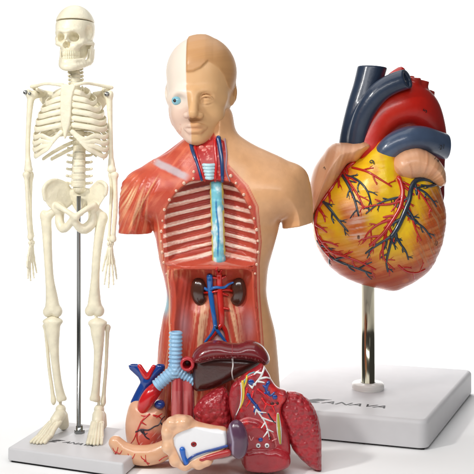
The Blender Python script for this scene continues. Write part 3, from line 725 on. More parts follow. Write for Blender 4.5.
    # numbers printed on the parts
    def num(s, px, py, gg, ff, rot=0, size=.085):
        z = frontz(gg, ff, px, py, -40); e = 2.0
        zx = frontz(gg, ff, px+e, py, z)-frontz(gg, ff, px-e, py, z); zy = frontz(gg, ff, px, py+e, z)-frontz(gg, ff, px, py-e, z)
        nx = Vector((zx/(2*e), -1.0, -zy/(2*e))).normalized()
        p = fr.w(px, py, z)+nx*.012
        M = Matrix.Translation(p)@nx.to_track_quat('Z', 'Y').to_matrix().to_4x4()@Matrix.Rotation(math.radians(rot), 4, 'Z')
        text_mesh('number', s, size, M, M_black, T)
    num('9', 367.5, 163.5, g, f, 55, .11); num('10', 386, 200.5, g, f, 10, .10); num('21', 437, 147.5, gp_, fp, 15, .085); num('14', 427.5, 161, gb, fb, -60, .08)
    num('7', 322.5, 169, ga, fa, 60, .06); num('8', 353, 234.5, g, f, 0, .06); num('13', 429, 241, g, f, -20, .075); num('5', 421, 112, ga2, fa2, 60, .08)
    # logo on the top of the base
    dx = Vector((FR[0]-FL[0], FR[1]-FL[1], 0)).normalized()
    logo(T, gp(317.5, 401.3, H_), gp(353.5, 404.6, H_), dx, H_, 1.0)
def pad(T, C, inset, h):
    """dark sheet added under a stand in place of its drop shadow"""
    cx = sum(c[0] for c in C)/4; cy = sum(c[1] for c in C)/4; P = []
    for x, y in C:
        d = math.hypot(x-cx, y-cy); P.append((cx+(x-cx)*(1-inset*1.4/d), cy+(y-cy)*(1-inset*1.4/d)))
    flat_part('shadow_sheet', P, .0005, h-.001, M_shadow, T)
M_shadow = mat('shadow_black', (30, 30, 32), rough=.7)  # near black, paints the shadow line below the stand bases
def logo(T, p0, p1, dx, zt, s, word='ANAVA'):
    dy = Vector((-dx.y, dx.x, 0)); o = Vector((p0[0], p0[1], 0))
    def sh(pts): return [tuple((o+dx*a*s+dy*b*s)[:2]) for a, b in pts]
    # swept wing emblem in three strokes
    for pts in ([(-.16, -.08), (.0, -.08), (.04, -.045), (-.12, -.045)], [(-.12, -.03), (-.02, -.03), (.02, .01), (-.10, .01)], [(-.13, .025), (.04, .025), (.07, .06), (-.08, .06)], [(-.08, .075), (.06, .075), (.14, .115), (-.02, .115)]):
        flat_part('emblem', sh(pts), zt+.0005, .0012, M_black, T)
    M = Matrix.Translation(Vector((p1[0], p1[1], zt+.002)))@Matrix.Rotation(math.atan2(dx.y, dx.x), 4, 'Z')@Matrix.Scale(1.3, 4, (1, 0, 0))
    text_mesh('lettering', word, .165*s, M, M_black, T, shear=.35, extrude=.0006)
build_heart()
# ------------------------------------------------------------------ skeleton on its stand
def build_skeleton():
    fr = Frame(.6); H_ = .15
    def gp(px, py, zt=0.0):
        d = (CAMZ-zt)*900/(py-HOR); return ((px-237)/100*d/9, d-9)
    T = thing('skeleton_model', 'cream human skeleton with opened skull cap on a thin steel rod', 'skeleton model', fr, 79.5, HOR+CAMZ/fr.s*100)
    FL, FR, BL = gp(7.3, 447.5, H_), gp(123, 463.5, H_), gp(52, 420, H_)
    BR = (FR[0]+BL[0]-FL[0], FR[1]+BL[1]-FL[1])
    slab('base', [FL, FR, BR, BL], H_-.02, T, z0=.02, cbev=.03, bev=.022); pad(T, [FL, FR, BR, BL], .03, .021)  # pad() adds a dark sheet in place of the drop shadow
    yb = HOR+(CAMZ-H_)/fr.s*100
    v, q = lathe([(4.9, yb-3.2), (5.2, yb-2.6), (5.2, yb)], 79.5, 0, 6); make_mesh('nut', v, q, M_dsteel, T, smooth=False)
    v, q = lathe([(2.6, yb-8), (3.6, yb-7), (3.6, yb-3)], 79.5, 0, 24); make_mesh('collar', v, q, M_dsteel, T)
    v, q = lathe([(2.1, 196), (2.1, yb-4)], 78.8, 0, 24); make_mesh('rod', v, q, M_dsteel, T)
    B = mat('bone_plastic', (234, 226, 201), rough=.36, coat=.1, spec=.4, coatrough=.3, bump=[('noise', 14, .28), ('noise', 60, .10)], var=.07, varscale=12)
    def tb(name, P, R, par=T, n=10, **k):
        v, q = tube(P, R, n=n, **k); return make_mesh(name, v, q, B, par)
    def sdf(name, b, h, fn, par=T, m=B):
        g = Grid(*b, h); v, q = nets(g, fn(g)); return make_mesh(name, v, q, m, par)
    # ---------------- skull (turned a little to the picture's left)
    def skull(g):
        f = ell(g, (74.3, 28, 6), (19.6, 23.5, 24.5))
        G = Off(g, 2.2, 2.6)
        f = smin(f, ell(G, (69, 32, -8), (13.5, 11, 10)), 5)                       # brow block
        f = smin(f, path(G, [(56.5, 31.5, -10), (61, 30.5, -17), (67, 32, -19), (74, 30.5, -19), (82, 32.5, -10)], [1.6, 1.8, 1.6, 1.9, 1.8], sub=3), 2)
        f = smin(f, ell(G, (70, 47, -9), (9.5, 9.5, 9)), 4)                       # maxilla
        f = smin(f, path(G, [(56, 37, -5), (58.5, 42.5, -12), (63, 45, -16)], [2.2, 2.6, 2.2]), 3)
        f = smin(f, path(G, [(84, 37, -7), (81, 42.5, -12), (76, 45.5, -16)], [2.2, 2.8, 2.4]), 3)
        f = smin(f, path(G, [(56, 42, -6), (55, 42, 6)], [1.8, 1.5]), 2); f = smin(f, path(G, [(83, 42.5, -8), (88.5, 41, 0), (90, 40, 8)], [1.9, 1.6, 1.5]), 2)
        f = smin(f, ell(g, (76, 50, 9), (11.5, 11, 11)), 3)
        f = smin(f, path(G, [(67.6, 36, -18.5), (67.2, 39.5, -20.5)], [1.6, 1.3]), 1.5)
        f = smax(f, -ell(G, (61.2, 37.0, -18), (4.1, 4.1, 12)), .9); f = smax(f, -ell(G, (74.6, 36.8, -18.5), (5.2, 4.5, 13)), .9)
        f = smax(f, -ell(G, (66.4, 44.6, -18), (2.0, 3.6, 8)), .6); f = smax(f, -ell(G, (69.2, 44.6, -18), (1.8, 3.4, 8)), .6)
        f = smax(f, -ell(g, (91, 34, -8), (5.0, 7.5, 8)), 1.8); f = smax(f, -ell(g, (54.5, 32, -8), (2.4, 6, 6)), 2)
        f = smax(f, -ell(G, (84.5, 49.5, -6), (3.6, 6.5, 7)), 1.5); f = smax(f, -ell(G, (57, 50, -2), (3.0, 6.0, 9)), 2)
        f = smin(f, ell(g, (90.5, 45, 6), (2.8, 5, 4)), 2)
        f = smax(f, 22.4-g.Y+0*g.X, .6)
        f = smax(f, (g.Y-np.where(g.Z < -2, 55.5, 61))+0*g.X, .8)
        return f
    sk = sdf('skull', (50, 98, 20, 64, -26, 34), .5, skull)
    def capf(g):
        f = ell(g, (74.3, 28, 6), (20.3, 23.6, 25.2)); f = smin(f, ell(g, (69, 30, -8), (14, 10, 9.5)), 5)
        return smax(f, g.Y-21.2+0*g.X, .9)
    sdf('skull_cap', (50, 98, 2, 24, -24, 35), .5, capf, sk)
    def jaw(g):
        G = g; g = Off(g, 1.8, 1.5)
        # horseshoe body with a tall ramus on each side
        f = path(g, [(60, 50, 6), (60, 58, 2), (61.5, 64, -8), (65, 67, -16), (70, 68, -19), (76, 67.5, -17), (83, 64, -8), (88, 59, 2), (89.5, 48, 7)], [2.2, 2.8, 3.0, 3.4, 3.6, 3.4, 3.2, 3.2, 2.6], k=1, sub=3)
        f = smin(f, path(g, [(61.5, 60, -8), (65.5, 62, -15.5), (70, 62.3, -17.5), (75.5, 62, -16), (82, 60, -8)], 2.9, sub=3), 2.5)
        f = smin(f, ell(g, (88.6, 53.5, 2), (2.4, 10, 5.5), rz=6), 2.5); f = smin(f, ell(g, (59.6, 52, 2), (1.9, 9, 5)), 2)
        return f
    jw = sdf('jaw', (54, 94, 42, 76, -26, 14), .5, jaw, sk)
    te = mat('tooth_paint', (236, 228, 198), rough=.4, coat=.1)
    for row, (y0, y1, n_) in enumerate(((51.6, 55.2, 10), (57.4, 60.6, 10))):
        Y_ = y0+(2.4 if row == 0 else 1.4)
        pts = catmull([(65.0, Y_, -11), (67.6, Y_, -15.8), (72, Y_, -18.2), (77.0, Y_, -16.6), (81.5, Y_, -10)], sub=8)
        L = np.r_[0, np.cumsum(np.linalg.norm(pts[1:]-pts[:-1], axis=1))]
        parts = []
        for i in range(n_+2):
            t = (i+.5)/(n_+2)*L[-1]; p = np.array([np.interp(t, L, pts[:, k]) for k in range(3)])
            parts.append(tube([p+(0, -.6 if row == 0 else y1-y0+.5, .3), p+(0, 1.2, -.3), p+(0, (y1-y0) if row == 0 else -.2, -.1)], [.8, 1.0, .85], n=8, sub=3))
        v, q = join(parts); make_mesh('teeth', v, q, te, sk if row == 0 else jw)
    # ---------------- spine
    sp = make_mesh('spine', *tube([(74.9, 66, 1), (75.3, 86, 4), (76, 100, 15), (77, 130, 13), (78.4, 146, 7), (78.2, 188, 4)], [3.8, 4.2, 4.2, 4.6, 5.4, 6.0], n=16), B, T)
    def vertebra(x, y, z, r, h, tp, n=18):
        parts = [lathe([(r*.93, y-h*.5), (r, y-h*.4), (r*.9, y-h*.1), (r*.9, y+h*.12), (r, y+h*.4), (r*.93, y+h*.5)], x, z, n)]
        parts.append(tube([(x, y, z+r*.5), (x, y+1, z+r+4), (x, y+3, z+r+8)], [1.4, 1.4, 1.0], n=8))
        for s_ in (-1, 1): parts.append(tube([(x+s_*r*.5, y, z+r*.6), (x+s_*(r+tp*.5), y-.3, z+r*.7), (x+s_*(r+tp), y-.8, z+r*.5)], [1.8, 1.5, 1.5], n=10))
        v, q = join(parts); make_mesh('vertebra', v, q, B, sp)
    for i in range(5): vertebra(74.8+.1*i, 69+i*3.6, 1+i*.3, 5.0, 3.5, 1.8)
    for i in range(12): vertebra(75.5+i*.15, 88+i*5.0, 16-.5*i+(i > 8)*-1, 4.7+.14*i, 4.7, 3)
    for i in range(6): vertebra(78-.1*i+.2, 148.5+i*7.0, 6-i*.4, 6.7+.2*i, 6.75, 5.0)
    # ---------------- rib cage
    st = [(65.1, 87.2), (68.6, 85.7), (72.6, 86.7), (76.6, 85.7), (79.1, 88.2), (77.1, 94.2), (75.8, 100.2), (75.2, 107.2), (74.6, 117.2), (73.4, 127.2), (71.6, 131.2), (70.1, 138.2), (68.4, 140.2), (67.2, 137.2), (66.6, 131.2), (64.6, 125.2), (64.1, 113.2), (64.2, 101.2), (64.1, 94.2)]
    def ster(g):
        f, _ = pillow(g, st, 1.7, 1.6, 1.6, -19, smooth=False); return f
    cage = sdf('rib_cage', (60, 83, 82, 143, -23, -15), .45, ster)
    cx = 70.8
    wid = [17.5, 24, 28.5, 31.5, 33.8, 35.2, 36.2, 36.8, 36.6, 35.5]
    for i in range(10):
        w_ = wid[i]; yb_ = 86+i*5.2; ym = 93+i*6.4+(i > 6)*1.2*(i-6)*0; yf = 91.5+i*6.6
        dpt = 14+min(i, 5)*1.7
        for s_ in (-1, 1):
            ww = w_+(1.0 if s_ > 0 else 0)
            if i < 6: fx, fy, fz = cx+s_*(3.0 if s_ > 0 else 5.2)+1.0, min(yf, 126+i*.6)+1.2, -18.4
            else: fx, fy, fz = cx-.6+s_*(4+(i-6)*3.2), 131.5+(i-6)*3.3, -19
            if i < 6:
                P = [(75.5+s_*4, yb_, 17), (cx+s_*ww*.55, yb_+1, 21), (cx+s_*ww*.93, ym-1.5, 10), (cx+s_*ww, ym+3, -2), (cx+s_*ww*.88, ym+5.2, -11), (cx+1.8+s_*ww*.58, yf+3.2+i*.15, -17.5), (fx, fy, fz)]
            else:
                e = i-6
                P = [(75.5+s_*4, yb_, 15), (cx+s_*ww*.55, yb_+2, 19), (cx+s_*ww*.93, ym-1.5, 9), (cx+s_*ww, ym+3.5, -2), (cx+s_*ww*.93, ym+6.3-e*.1, -9), (cx+s_*ww*.72, ym+5.0-e*1.0, -14.5), (cx+.2+s_*(ww*.42+e*1.5), 140+e*2.9, -18), (fx, fy, fz)]
            v, q = rib_mesh(P, 2.75 if i < 6 else 2.5, 1.05, (cx, 125, 0)); make_mesh('rib', v, q, B, cage)
    for P in ([(73, 141, 12), (62, 145, 17), (50, 152, 14), (41, 159.5, 6)], [(73.5, 146.5, 11), (63, 151, 15), (55, 155.5, 13), (49, 159.5, 8)], [(83, 142, 12), (92, 147, 17), (100, 154, 13), (103, 159, 6)], [(83, 148, 11), (90, 152, 15), (95, 156, 12)]):
        v, q = rib_mesh(P, 2.0, .9, (cx, 125, 0)); make_mesh('rib', v, q, B, cage)
    # collar bones, shoulder blades
    tb('collar_bone', [(66, 87, -18), (57, 86, -18), (46, 85, -10), (38, 86, -3), (31.5, 86.5, 1)], [2.1, 1.6, 1.5, 1.7, 2.0])
    tb('collar_bone', [(78, 87, -18), (87, 85, -17), (95, 85, -9), (104, 86.3, -3), (111.5, 87.5, 1)], [2.1, 1.6, 1.6, 1.8, 2.1])
    for s_ in (-1, 1):
        X = lambda a: cx+s_*a
        def scap(g):
            f, _ = pillow(g, [(X(35), 92), (X(30), 88), (X(19), 90), (X(15), 98), (X(16), 112), (X(21), 126), (X(24), 124), (X(29), 108), (X(36), 98)], 1.2, 1.2, 1.2, 20, smooth=False)
            f = smin(f, path(g, [(X(16), 98, 21), (X(28), 91, 19), (X(38), 87.5, 6)], [1.3, 1.6, 2.0]), 1.5)
            f = smin(f, path(g, [(X(31), 93, 17), (X(37.5), 95, 7)], [2.4, 3.6]), 2)
            f = smin(f, path(g, [(X(31), 91, 12), (X(33), 89.5, -3)], [1.6, 1.8]), 2)
            return f
        b = sorted((X(12), X(42))); sdf('shoulder_blade', (b[0], b[1], 82, 130, -8, 27), .55, scap)
    # ---------------- arms
    def screw(p, par, r=2.4):
        c = mat('screw_shade', (64, 62, 58), rough=.4, metal=.6) if 'screw_shade' not in bpy.data.materials else bpy.data.materials['screw_shade']
        v, q = join([lathe_ball(p, (r, r, 1.0), 16, 8), lathe_ball((p[0]+.2, p[1]+.3, p[2]-.8), (r*.62, r*.62, .7), 6, 5)]); make_mesh('screw', v, q, M_screw, par)
    def limb(name, balls, P, R, k=2.5, h=.6, cuts=None, pad=5):
        A = np.array([p for p in P]+[b[0] for b in balls]); rr = max(list(R)+[max(b[1]) for b in balls])+pad*.4
        lo = A.min(0)-rr; hi = A.max(0)+rr
        g = Grid(lo[0], hi[0], lo[1], hi[1], lo[2], hi[2], h)
        f = path(g, P, R, k=0, sub=4)
        for b in balls: f = smin(f, ell(g, b[0], b[1], rz=(b[2] if len(b) > 2 else 0)), k)
        for c in cuts or []: f = smax(f, -ell(g, c[0], c[1]), 1.5)
        v, q = nets(g, f); return make_mesh(name, v, q, B, T)
    hl = limb('upper_arm', [((33.5, 94.5, 3), (4.2, 4.6, 4.6)), ((28.5, 93.5, -1), (3.2, 4.2, 4)), ((28.5, 170, 0), (4.4, 3.4, 3.4)), ((28.2, 165, 0), (3.0, 6, 2.6))], [(31, 96, 1), (30, 106, 0), (28.6, 125, 0), (27.8, 145, 0), (28, 160, 0), (28.5, 169, 0)], [3.8, 3.2, 2.5, 2.4, 2.6, 2.8])
    screw((26.6, 92.8, -4.6), hl); screw((30.8, 94, -4.8), hl, 1.6)
    hr = limb('upper_arm', [((106.5, 94.5, 3), (4.2, 4.6, 4.6)), ((110.5, 94.5, -1), (3.2, 4.2, 4)), ((111.8, 170, -1), (4.6, 3.4, 3.4)), ((111.5, 165, 0), (3.0, 6, 2.6))], [(109, 96, 1), (109.6, 106, 0), (110.4, 125, 0), (110.8, 145, 0), (111.2, 160, 0), (111.8, 169, 0)], [3.8, 3.1, 2.4, 2.4, 2.7, 3.0])
    screw((107.6, 94.6, -5.2), hr, 2.6)
    limb('forearm_bone', [((26.8, 174.5, -2), (3.6, 3, 3.2)), ((31.5, 237, -4), (2.8, 3.4, 2.6))], [(26.8, 175, -2), (27.8, 190, -3), (29, 210, -4), (30.6, 228, -5), (31.4, 237, -4)], [2.6, 2.0, 2.1, 2.2, 2.2], h=.5)
    limb('forearm_bone', [((30.2, 175, 3), (2.6, 4.6, 3))], [(30.2, 175, 3), (29.6, 190, 4), (29.8, 210, 3), (31.8, 228, 0), (32.8, 236, 0)], [2.3, 1.9, 1.5, 1.3, 1.6], h=.5)
    limb('forearm_bone', [((114.6, 175, -1), (4.2, 3.6, 3.6)), ((113.5, 239, -4), (3.4, 3.2, 2.8))], [(114.8, 176, -1), (115.6, 190, -3), (116.0, 208, -4), (114.8, 226, -5), (113.6, 239, -4)], [2.9, 2.4, 2.4, 2.3, 2.4], h=.5)
    limb('forearm_bone', [((111.2, 174, 2), (3.0, 4.8, 3.2)), ((109.2, 239, -1), (1.8, 2.2, 1.8))], [(111.2, 175, 2), (111.2, 190, 2), (110.6, 208, 1), (109.8, 226, 0), (109.2, 239, -1)], [2.6, 2.0, 1.8, 1.6, 1.6], h=.5)
    def hand(x0, y0, z0, fans, wx):
        parts = []
        for k in range(5): parts.append(lathe_ball((x0+(k-2)*wx*.5, y0+1.5+(k % 2)*2.4, z0+(k-2)*.7), (1.9, 2.4, 1.9), 10, 7))
        parts.append(tube([(x0, y0-4, z0+.5), (x0, y0+5, z0)], [1.8, 1.7], n=10, sub=1))
        for fx, fz, bend, L in fans:
            p = np.array([x0+fx*.45, y0+6, z0+fz*.5]); d = np.array([fx*.06, 1, fz*.06]); d /= np.linalg.norm(d)
            for j, l in enumerate(L):
                q_ = p+d*l; parts.append(tube([p, (p+q_)/2, q_], [1.5-.14*j, 1.05-.08*j, 1.4-.15*j], n=8, sub=3))
                p = q_+d*.9; d = d+np.array([bend[0], 0, bend[1]]); d /= np.linalg.norm(d)
        v, q = join(parts); return make_mesh('hand', v, q, B, T)
    hand(32.5, 241, -4, [(-1.2, -4, (.05, -.02), (12, 8, 5, 3)), (-.6, -2, (.05, .0), (13, 8, 6, 3)), (.4, 1, (.03, 0), (12, 8, 5, 3)), (1.4, 3.5, (.02, .02), (11, 6, 4, 3)), (-2.4, -5, (.10, -.06), (8, 6, 4))], 1.3)
    hand(111.0, 242, -4, [(-2.0, -3.0, (.01, -.03), (14, 9, 6, 4)), (-.2, -3, (.0, -.03), (15, 10, 7, 4)), (1.6, -2, (-.01, 0), (14, 9, 6, 4)), (3.0, 0, (-.02, 0), (12, 8, 5, 3)), (-4.5, -1.5, (.03, -.03), (9, 7, 5))], 1.7)
    # ---------------- pelvis
    def pelvis(g):
        f = None
        def add(d, k=2.0):
            nonlocal f; f = d if f is None else smin(f, d, k)
        zl = ((g.X-60)*.75+2-((g.Y-196)*.12)).astype(np.float32)
        a = (polyd(g.x[:, None], g.y[None, :], catmull([(45.8, 197), (45.2, 188), (49, 182), (56, 179.5), (63, 181), (68, 186), (72, 193), (73, 201), (67, 208), (60, 212), (54, 210), (49, 205)], closed=True, sub=4))).astype(np.float32)[:, :, None]
        q = np.sqrt((np.maximum(2.4-a, 0)/2.4)**2+((g.Z-zl)/2.0)**2); add((q-1)*1.9)
        zr = (-(g.X-95)*.75+2-((g.Y-196)*.12)).astype(np.float32)
        a = (polyd(g.x[:, None], g.y[None, :], catmull([(108.4, 193), (108, 186), (105, 182), (99, 181), (92, 187), (86, 195), (84, 202), (88, 208), (95, 211), (99, 207), (104, 200)], closed=True, sub=4))).astype(np.float32)[:, :, None]
        q = np.sqrt((np.maximum(2.4-a, 0)/2.4)**2+((g.Z-zr)/2.0)**2); add((q-1)*1.9)
        # crests
        add(path(g, [(46.5, 199, -8), (45.8, 189, -9), (50, 182, -6), (57, 180, 0), (66, 185, 7)], [1.8, 2.0, 1.9, 1.7, 1.7], sub=3), 2)
        add(path(g, [(106.4, 194, -8), (107.8, 187, -9), (104, 182.5, -6), (98, 182, 0), (90, 189, 7)], [1.8, 2.0, 1.9, 1.7, 1.7], sub=3), 2)
        add(ell(g, (60, 209, -2), (6.2, 6.2, 6)), 3); add(ell(g, (93, 208, -2), (6.2, 6.2, 6)), 3)
        add(path(g, [(58, 205, -6), (66, 209, -12), (74.5, 214, -15), (77.5, 216.5, -15)], [3.0, 2.7, 2.7, 3.4], sub=3)); add(path(g, [(95, 205, -6), (88, 209, -12), (81, 214, -15), (79, 216.5, -15)], [3.0, 2.7, 2.7, 3.4], sub=3))
        add(path(g, [(60, 213, 0), (60, 222, -2), (64, 228, -5), (70, 225, -9), (75, 218, -13)], [4.6, 4.7, 4.8, 3.9, 3.2], sub=3)); add(path(g, [(93, 213, 0), (92.5, 222, -2), (86, 228.5, -5), (80, 226, -9), (77, 219, -13)], [4.6, 5.0, 5.4, 4.2, 3.2], sub=3))
        sac, _ = pillow(g, [(70, 190), (79, 188.5), (88, 190), (87, 199), (82, 208), (79, 212), (76, 208), (71, 199)], 3, 3, 3, 8)
        sac = smax(sac, -cap(g, (78.8, 191, 0), (78.8, 206, 4), 2.4), 1); add(sac, 2)
        return f
    sdf('pelvis', (42, 112, 176, 236, -22, 20), .6, pelvis)
    sdf('sacrum', (63, 95, 183, 220, -2, 22), .6, lambda g: smin(pillow(g, [(67, 190), (79, 187.5), (91, 190), (90, 200), (85, 210), (79, 217), (73, 210), (68, 200)], 3.4, 3.4, 3.2, 11)[0], ell(g, (79, 190, 7), (7, 4, 5)), 2))
    # ---------------- legs
    limb('thigh_bone', [((61.5, 209, -2), (5.0, 5.0, 5.0)), ((43.5, 215.5, 1), (3.8, 5.5, 4.4)), ((48.0, 312, 1), (5.4, 5.4, 6)), ((57.2, 311.5, 0), (5.4, 5.8, 6.2))],
         [(61, 209.5, -2), (53, 212, 0), (46.5, 219, 1), (47, 232, 0), (48.5, 255, -2), (50, 278, -2), (51.6, 295, 0), (52.6, 308, 0)], [3.9, 4.0, 5.2, 4.9, 4.3, 4.4, 5.8, 7.4], cuts=[((52.6, 318, -8), (1.9, 5, 6))])
    limb('thigh_bone', [((92, 208.5, -2), (5.2, 5.2, 5.2)), ((103.8, 218, 1), (4.0, 5.6, 4.6)), ((90.0, 311, 1), (5.4, 5.6, 6)), ((99.2, 311, 0), (5.4, 5.8, 6.2))],
         [(92.5, 209, -2), (98, 212, 0), (101, 219, 1), (99.6, 232, 0), (97, 255, -2), (95.6, 278, -2), (94.6, 295, 0), (94.6, 307, 0)], [4.0, 4.2, 5.4, 5.0, 4.4, 4.4, 5.8, 7.4], cuts=[((94.6, 318, -8), (1.9, 5, 6))])
    v, q = tube([(95.5, 312, -1), (97, 322, -1)], 1.6, sub=1)
    make_mesh('knee_pin', v, q, B, T); v, q = tube([(53, 312, -1), (53, 322, -1)], 1.6, sub=1); make_mesh('knee_pin', v, q, B, T)
    limb('shin_bone', [((48.6, 321.5, 0), (6.0, 3.4, 6)), ((57.5, 321.5, 0), (5.6, 3.4, 6)), ((62.3, 398.5, -2), (4.6, 3.4, 3.8))],
         [(53, 323, 0), (53.6, 332, -2), (54.6, 345, -3), (56, 362, -3), (58.6, 382, -3), (61.6, 397, -2)], [7.6, 6.8, 5.2, 4.2, 4.0, 4.6], cuts=[((64, 403, -2), (4, 3.2, 6))])
    limb('calf_bone', [((44.6, 326.5, 4), (2.6, 3, 2.6)), ((53.4, 401, 1), (2.0, 4.5, 2.4))], [(44.8, 327, 4), (46.2, 345, 4), (48.4, 368, 3), (51.4, 388, 2), (53.2, 401, 1)], [2.4, 1.9, 1.8, 1.9, 2.2], h=.5)
    limb('shin_bone', [((93.4, 323, 0), (5.4, 3.4, 6)), ((101.5, 323, 0), (5.8, 3.4, 6)), ((95.0, 398.5, -2), (4.8, 3.4, 3.8))],
         [(97.4, 325, 0), (98.2, 334, -2), (99, 347, -3), (98.2, 362, -3), (96.8, 382, -3), (95.2, 397, -2)], [7.6, 6.8, 5.0, 4.2, 4.0, 4.6], cuts=[((93, 403, -2), (4, 3.2, 6))])
    limb('calf_bone', [((107.2, 328, 4), (2.6, 3, 2.6)), ((103.2, 402, 1), (2.0, 5, 2.4))], [(107, 328, 4), (106.4, 345, 4), (105.6, 368, 3), (104, 388, 2), (103.2, 402, 1)], [2.4, 1.9, 1.8, 1.9, 2.2], h=.5)
    # ---------------- feet: on the base top, toes toward the viewer
    def foot(ax, az, tx, tz, wt, wh):
        g_ = yb; parts = []
        ay = 408
        parts.append(lathe_ball((ax, ay+1.5, az+1), (5.2, 5.0, 6.5), 16, 12))
        parts.append(tube([(ax, ay-11, az), (ax-.4, ay+3, az)], 1.5, sub=1))
        parts.append(tube([(ax+.8, ay+8, az+3), (ax+1.2, g_-6.5, az+9), (ax+1.2, g_-5.4, az+15)], [6, 5.6, 4.6], n=14))
        parts.append(tube([(ax, ay+6, az-3), (ax+(tx-ax)*.22, ay+11, az+(tz-az)*.22)], [6.2, 6.0], n=14, sub=1))
        for q3, (ox, oy) in enumerate(((-3.5, 12), (0, 10.5), (3.5, 12))): parts.append(lathe_ball((ax+(tx-ax)*.3+ox, ay+oy, az+(tz-az)*.3), (2.8, 2.8, 3.4), 12, 8))
        for k in range(5):
            u = (k-2)/2
            b = np.array([ax+(tx-ax)*.24+u*wh, ay+10.5+abs(u)*1.2, az+(tz-az)*.26]); e = np.array([tx+u*wt, g_-1.6, tz+abs(u-.2)*3.5])
            m = b+(e-b)*.62; m[1] = g_-4.8-(1-abs(u))*1.2
            r = 2.0 if k != wfirst[0] else 2.5
            parts.append(tube([b, (b+m)/2-(0, 1.2, 0), m], [r*1.15, r*.95, r*1.12], n=8))
            m2 = m+(e-m)*.5; m2[1] -= .4
            parts.append(tube([m+(e-m)*.06, m2], [r, r*.85], n=8, sub=1)); parts.append(tube([m2+(e-m2)*.12, e], [r*.9, r*.8], n=8, sub=1))
        v, q = join(parts); return make_mesh('foot', v, q, B, T)
    wfirst = [4]; foot(60.5, 0, 46.0, -40, 6.8, 4.4)
    wfirst = [0]; foot(99.0, 0, 101.0, -44, 6.6, 4.2)
    dx = Vector((FR[0]-FL[0], FR[1]-FL[1], 0)).normalized()
    logo(T, gp(56.5, 441.4, H_), gp(78.5, 444.0, H_), dx, H_, .5)
def rib_mesh(P, a, b, axis):
    """flat band: tall a, thick b, always turned outward from the vertical axis"""
    Q = catmull(P, sub=6); T_ = np.gradient(Q, axis=0); T_ /= np.linalg.norm(T_, axis=1)[:, None]
    n = 10; ang = np.linspace(0, 2*np.pi, n, endpoint=False); V = []; F = []
    for i, c in enumerate(Q):
        o = np.array([c[0]-axis[0], 0, (c[2]-axis[2])*1.3]); o = o-T_[i]*np.dot(o, T_[i]); o /= np.linalg.norm(o)+1e-9; u = np.cross(T_[i], o)
        s = .55 if i in (0, len(Q)-1) else 1
        V.append(c+s*(np.cos(ang)[:, None]*u*a+np.sin(ang)[:, None]*o*b))
    m = len(Q)
    for i in range(m-1):
        for k in range(n): F.append((i*n+k, i*n+(k+1) % n, (i+1)*n+(k+1) % n, (i+1)*n+k))
    F.append(tuple(range(n))[::-1]); F.append(tuple(range((m-1)*n, m*n)))
    return np.vstack(V), F
build_skeleton()
# ------------------------------------------------------------------ removable organs in front of the torso
def organ_mesh(name, g, f, par, m, colfn=None, **k):
    V, Q = nets(g, f); c = colfn(V[:, 0], V[:, 1], V[:, 2]) if colfn else None
    return make_mesh(name, V, Q, m, par, col=c, **k)
def drap_tube(name, g, f, P, r, m, par, lift=.3, n=8):
    D = drape(g, f, P, lift); R = r if np.isscalar(r) else np.interp(np.linspace(0, 1, len(D)), np.linspace(0, 1, len(r)), r)
    v, q = tube(D, R, n=n, sub=1); return make_mesh(name, v, q, m, par)
def drap_multi(name, g, f, Ps, r, m, par, lift=.3, n=8):
    parts = []
    for P in Ps:
        D = drape(g, f, P, lift)
        if len(D) < 3: continue
        parts.append(tube(D, np.linspace(r[0], r[1], len(D)), n=n, sub=1))
    v, q = join(parts); return make_mesh(name, v, q, m, par)
GRP = 'removable organs in front of the torso'
ABLUE = mat('organ_vein_paint', (20, 62, 140), rough=.24, coat=.6); ARED = mat('organ_artery_paint', (200, 24, 30), rough=.24, coat=.6)
ADARK = mat('organ_dark_paint', (36, 34, 52), rough=.3, coat=.4); AWHITE = mat('organ_white_paint', (226, 224, 222), rough=.25, coat=.4)
AYEL = mat('organ_yellow_paint', (220, 190, 60), rough=.3, coat=.4); AHOLE = mat('hole_paint', (70, 12, 14), rough=.4)
def const(c, c2=None, s=.08, seed=90, amt=.8):
    def fn(x, y, z):
        C = np.tile(lin(c), (len(x), 1))
        return mixc(C, lin(c2), fbm(x*s, y*s, seed)*amt) if c2 is not None else C
    return fn
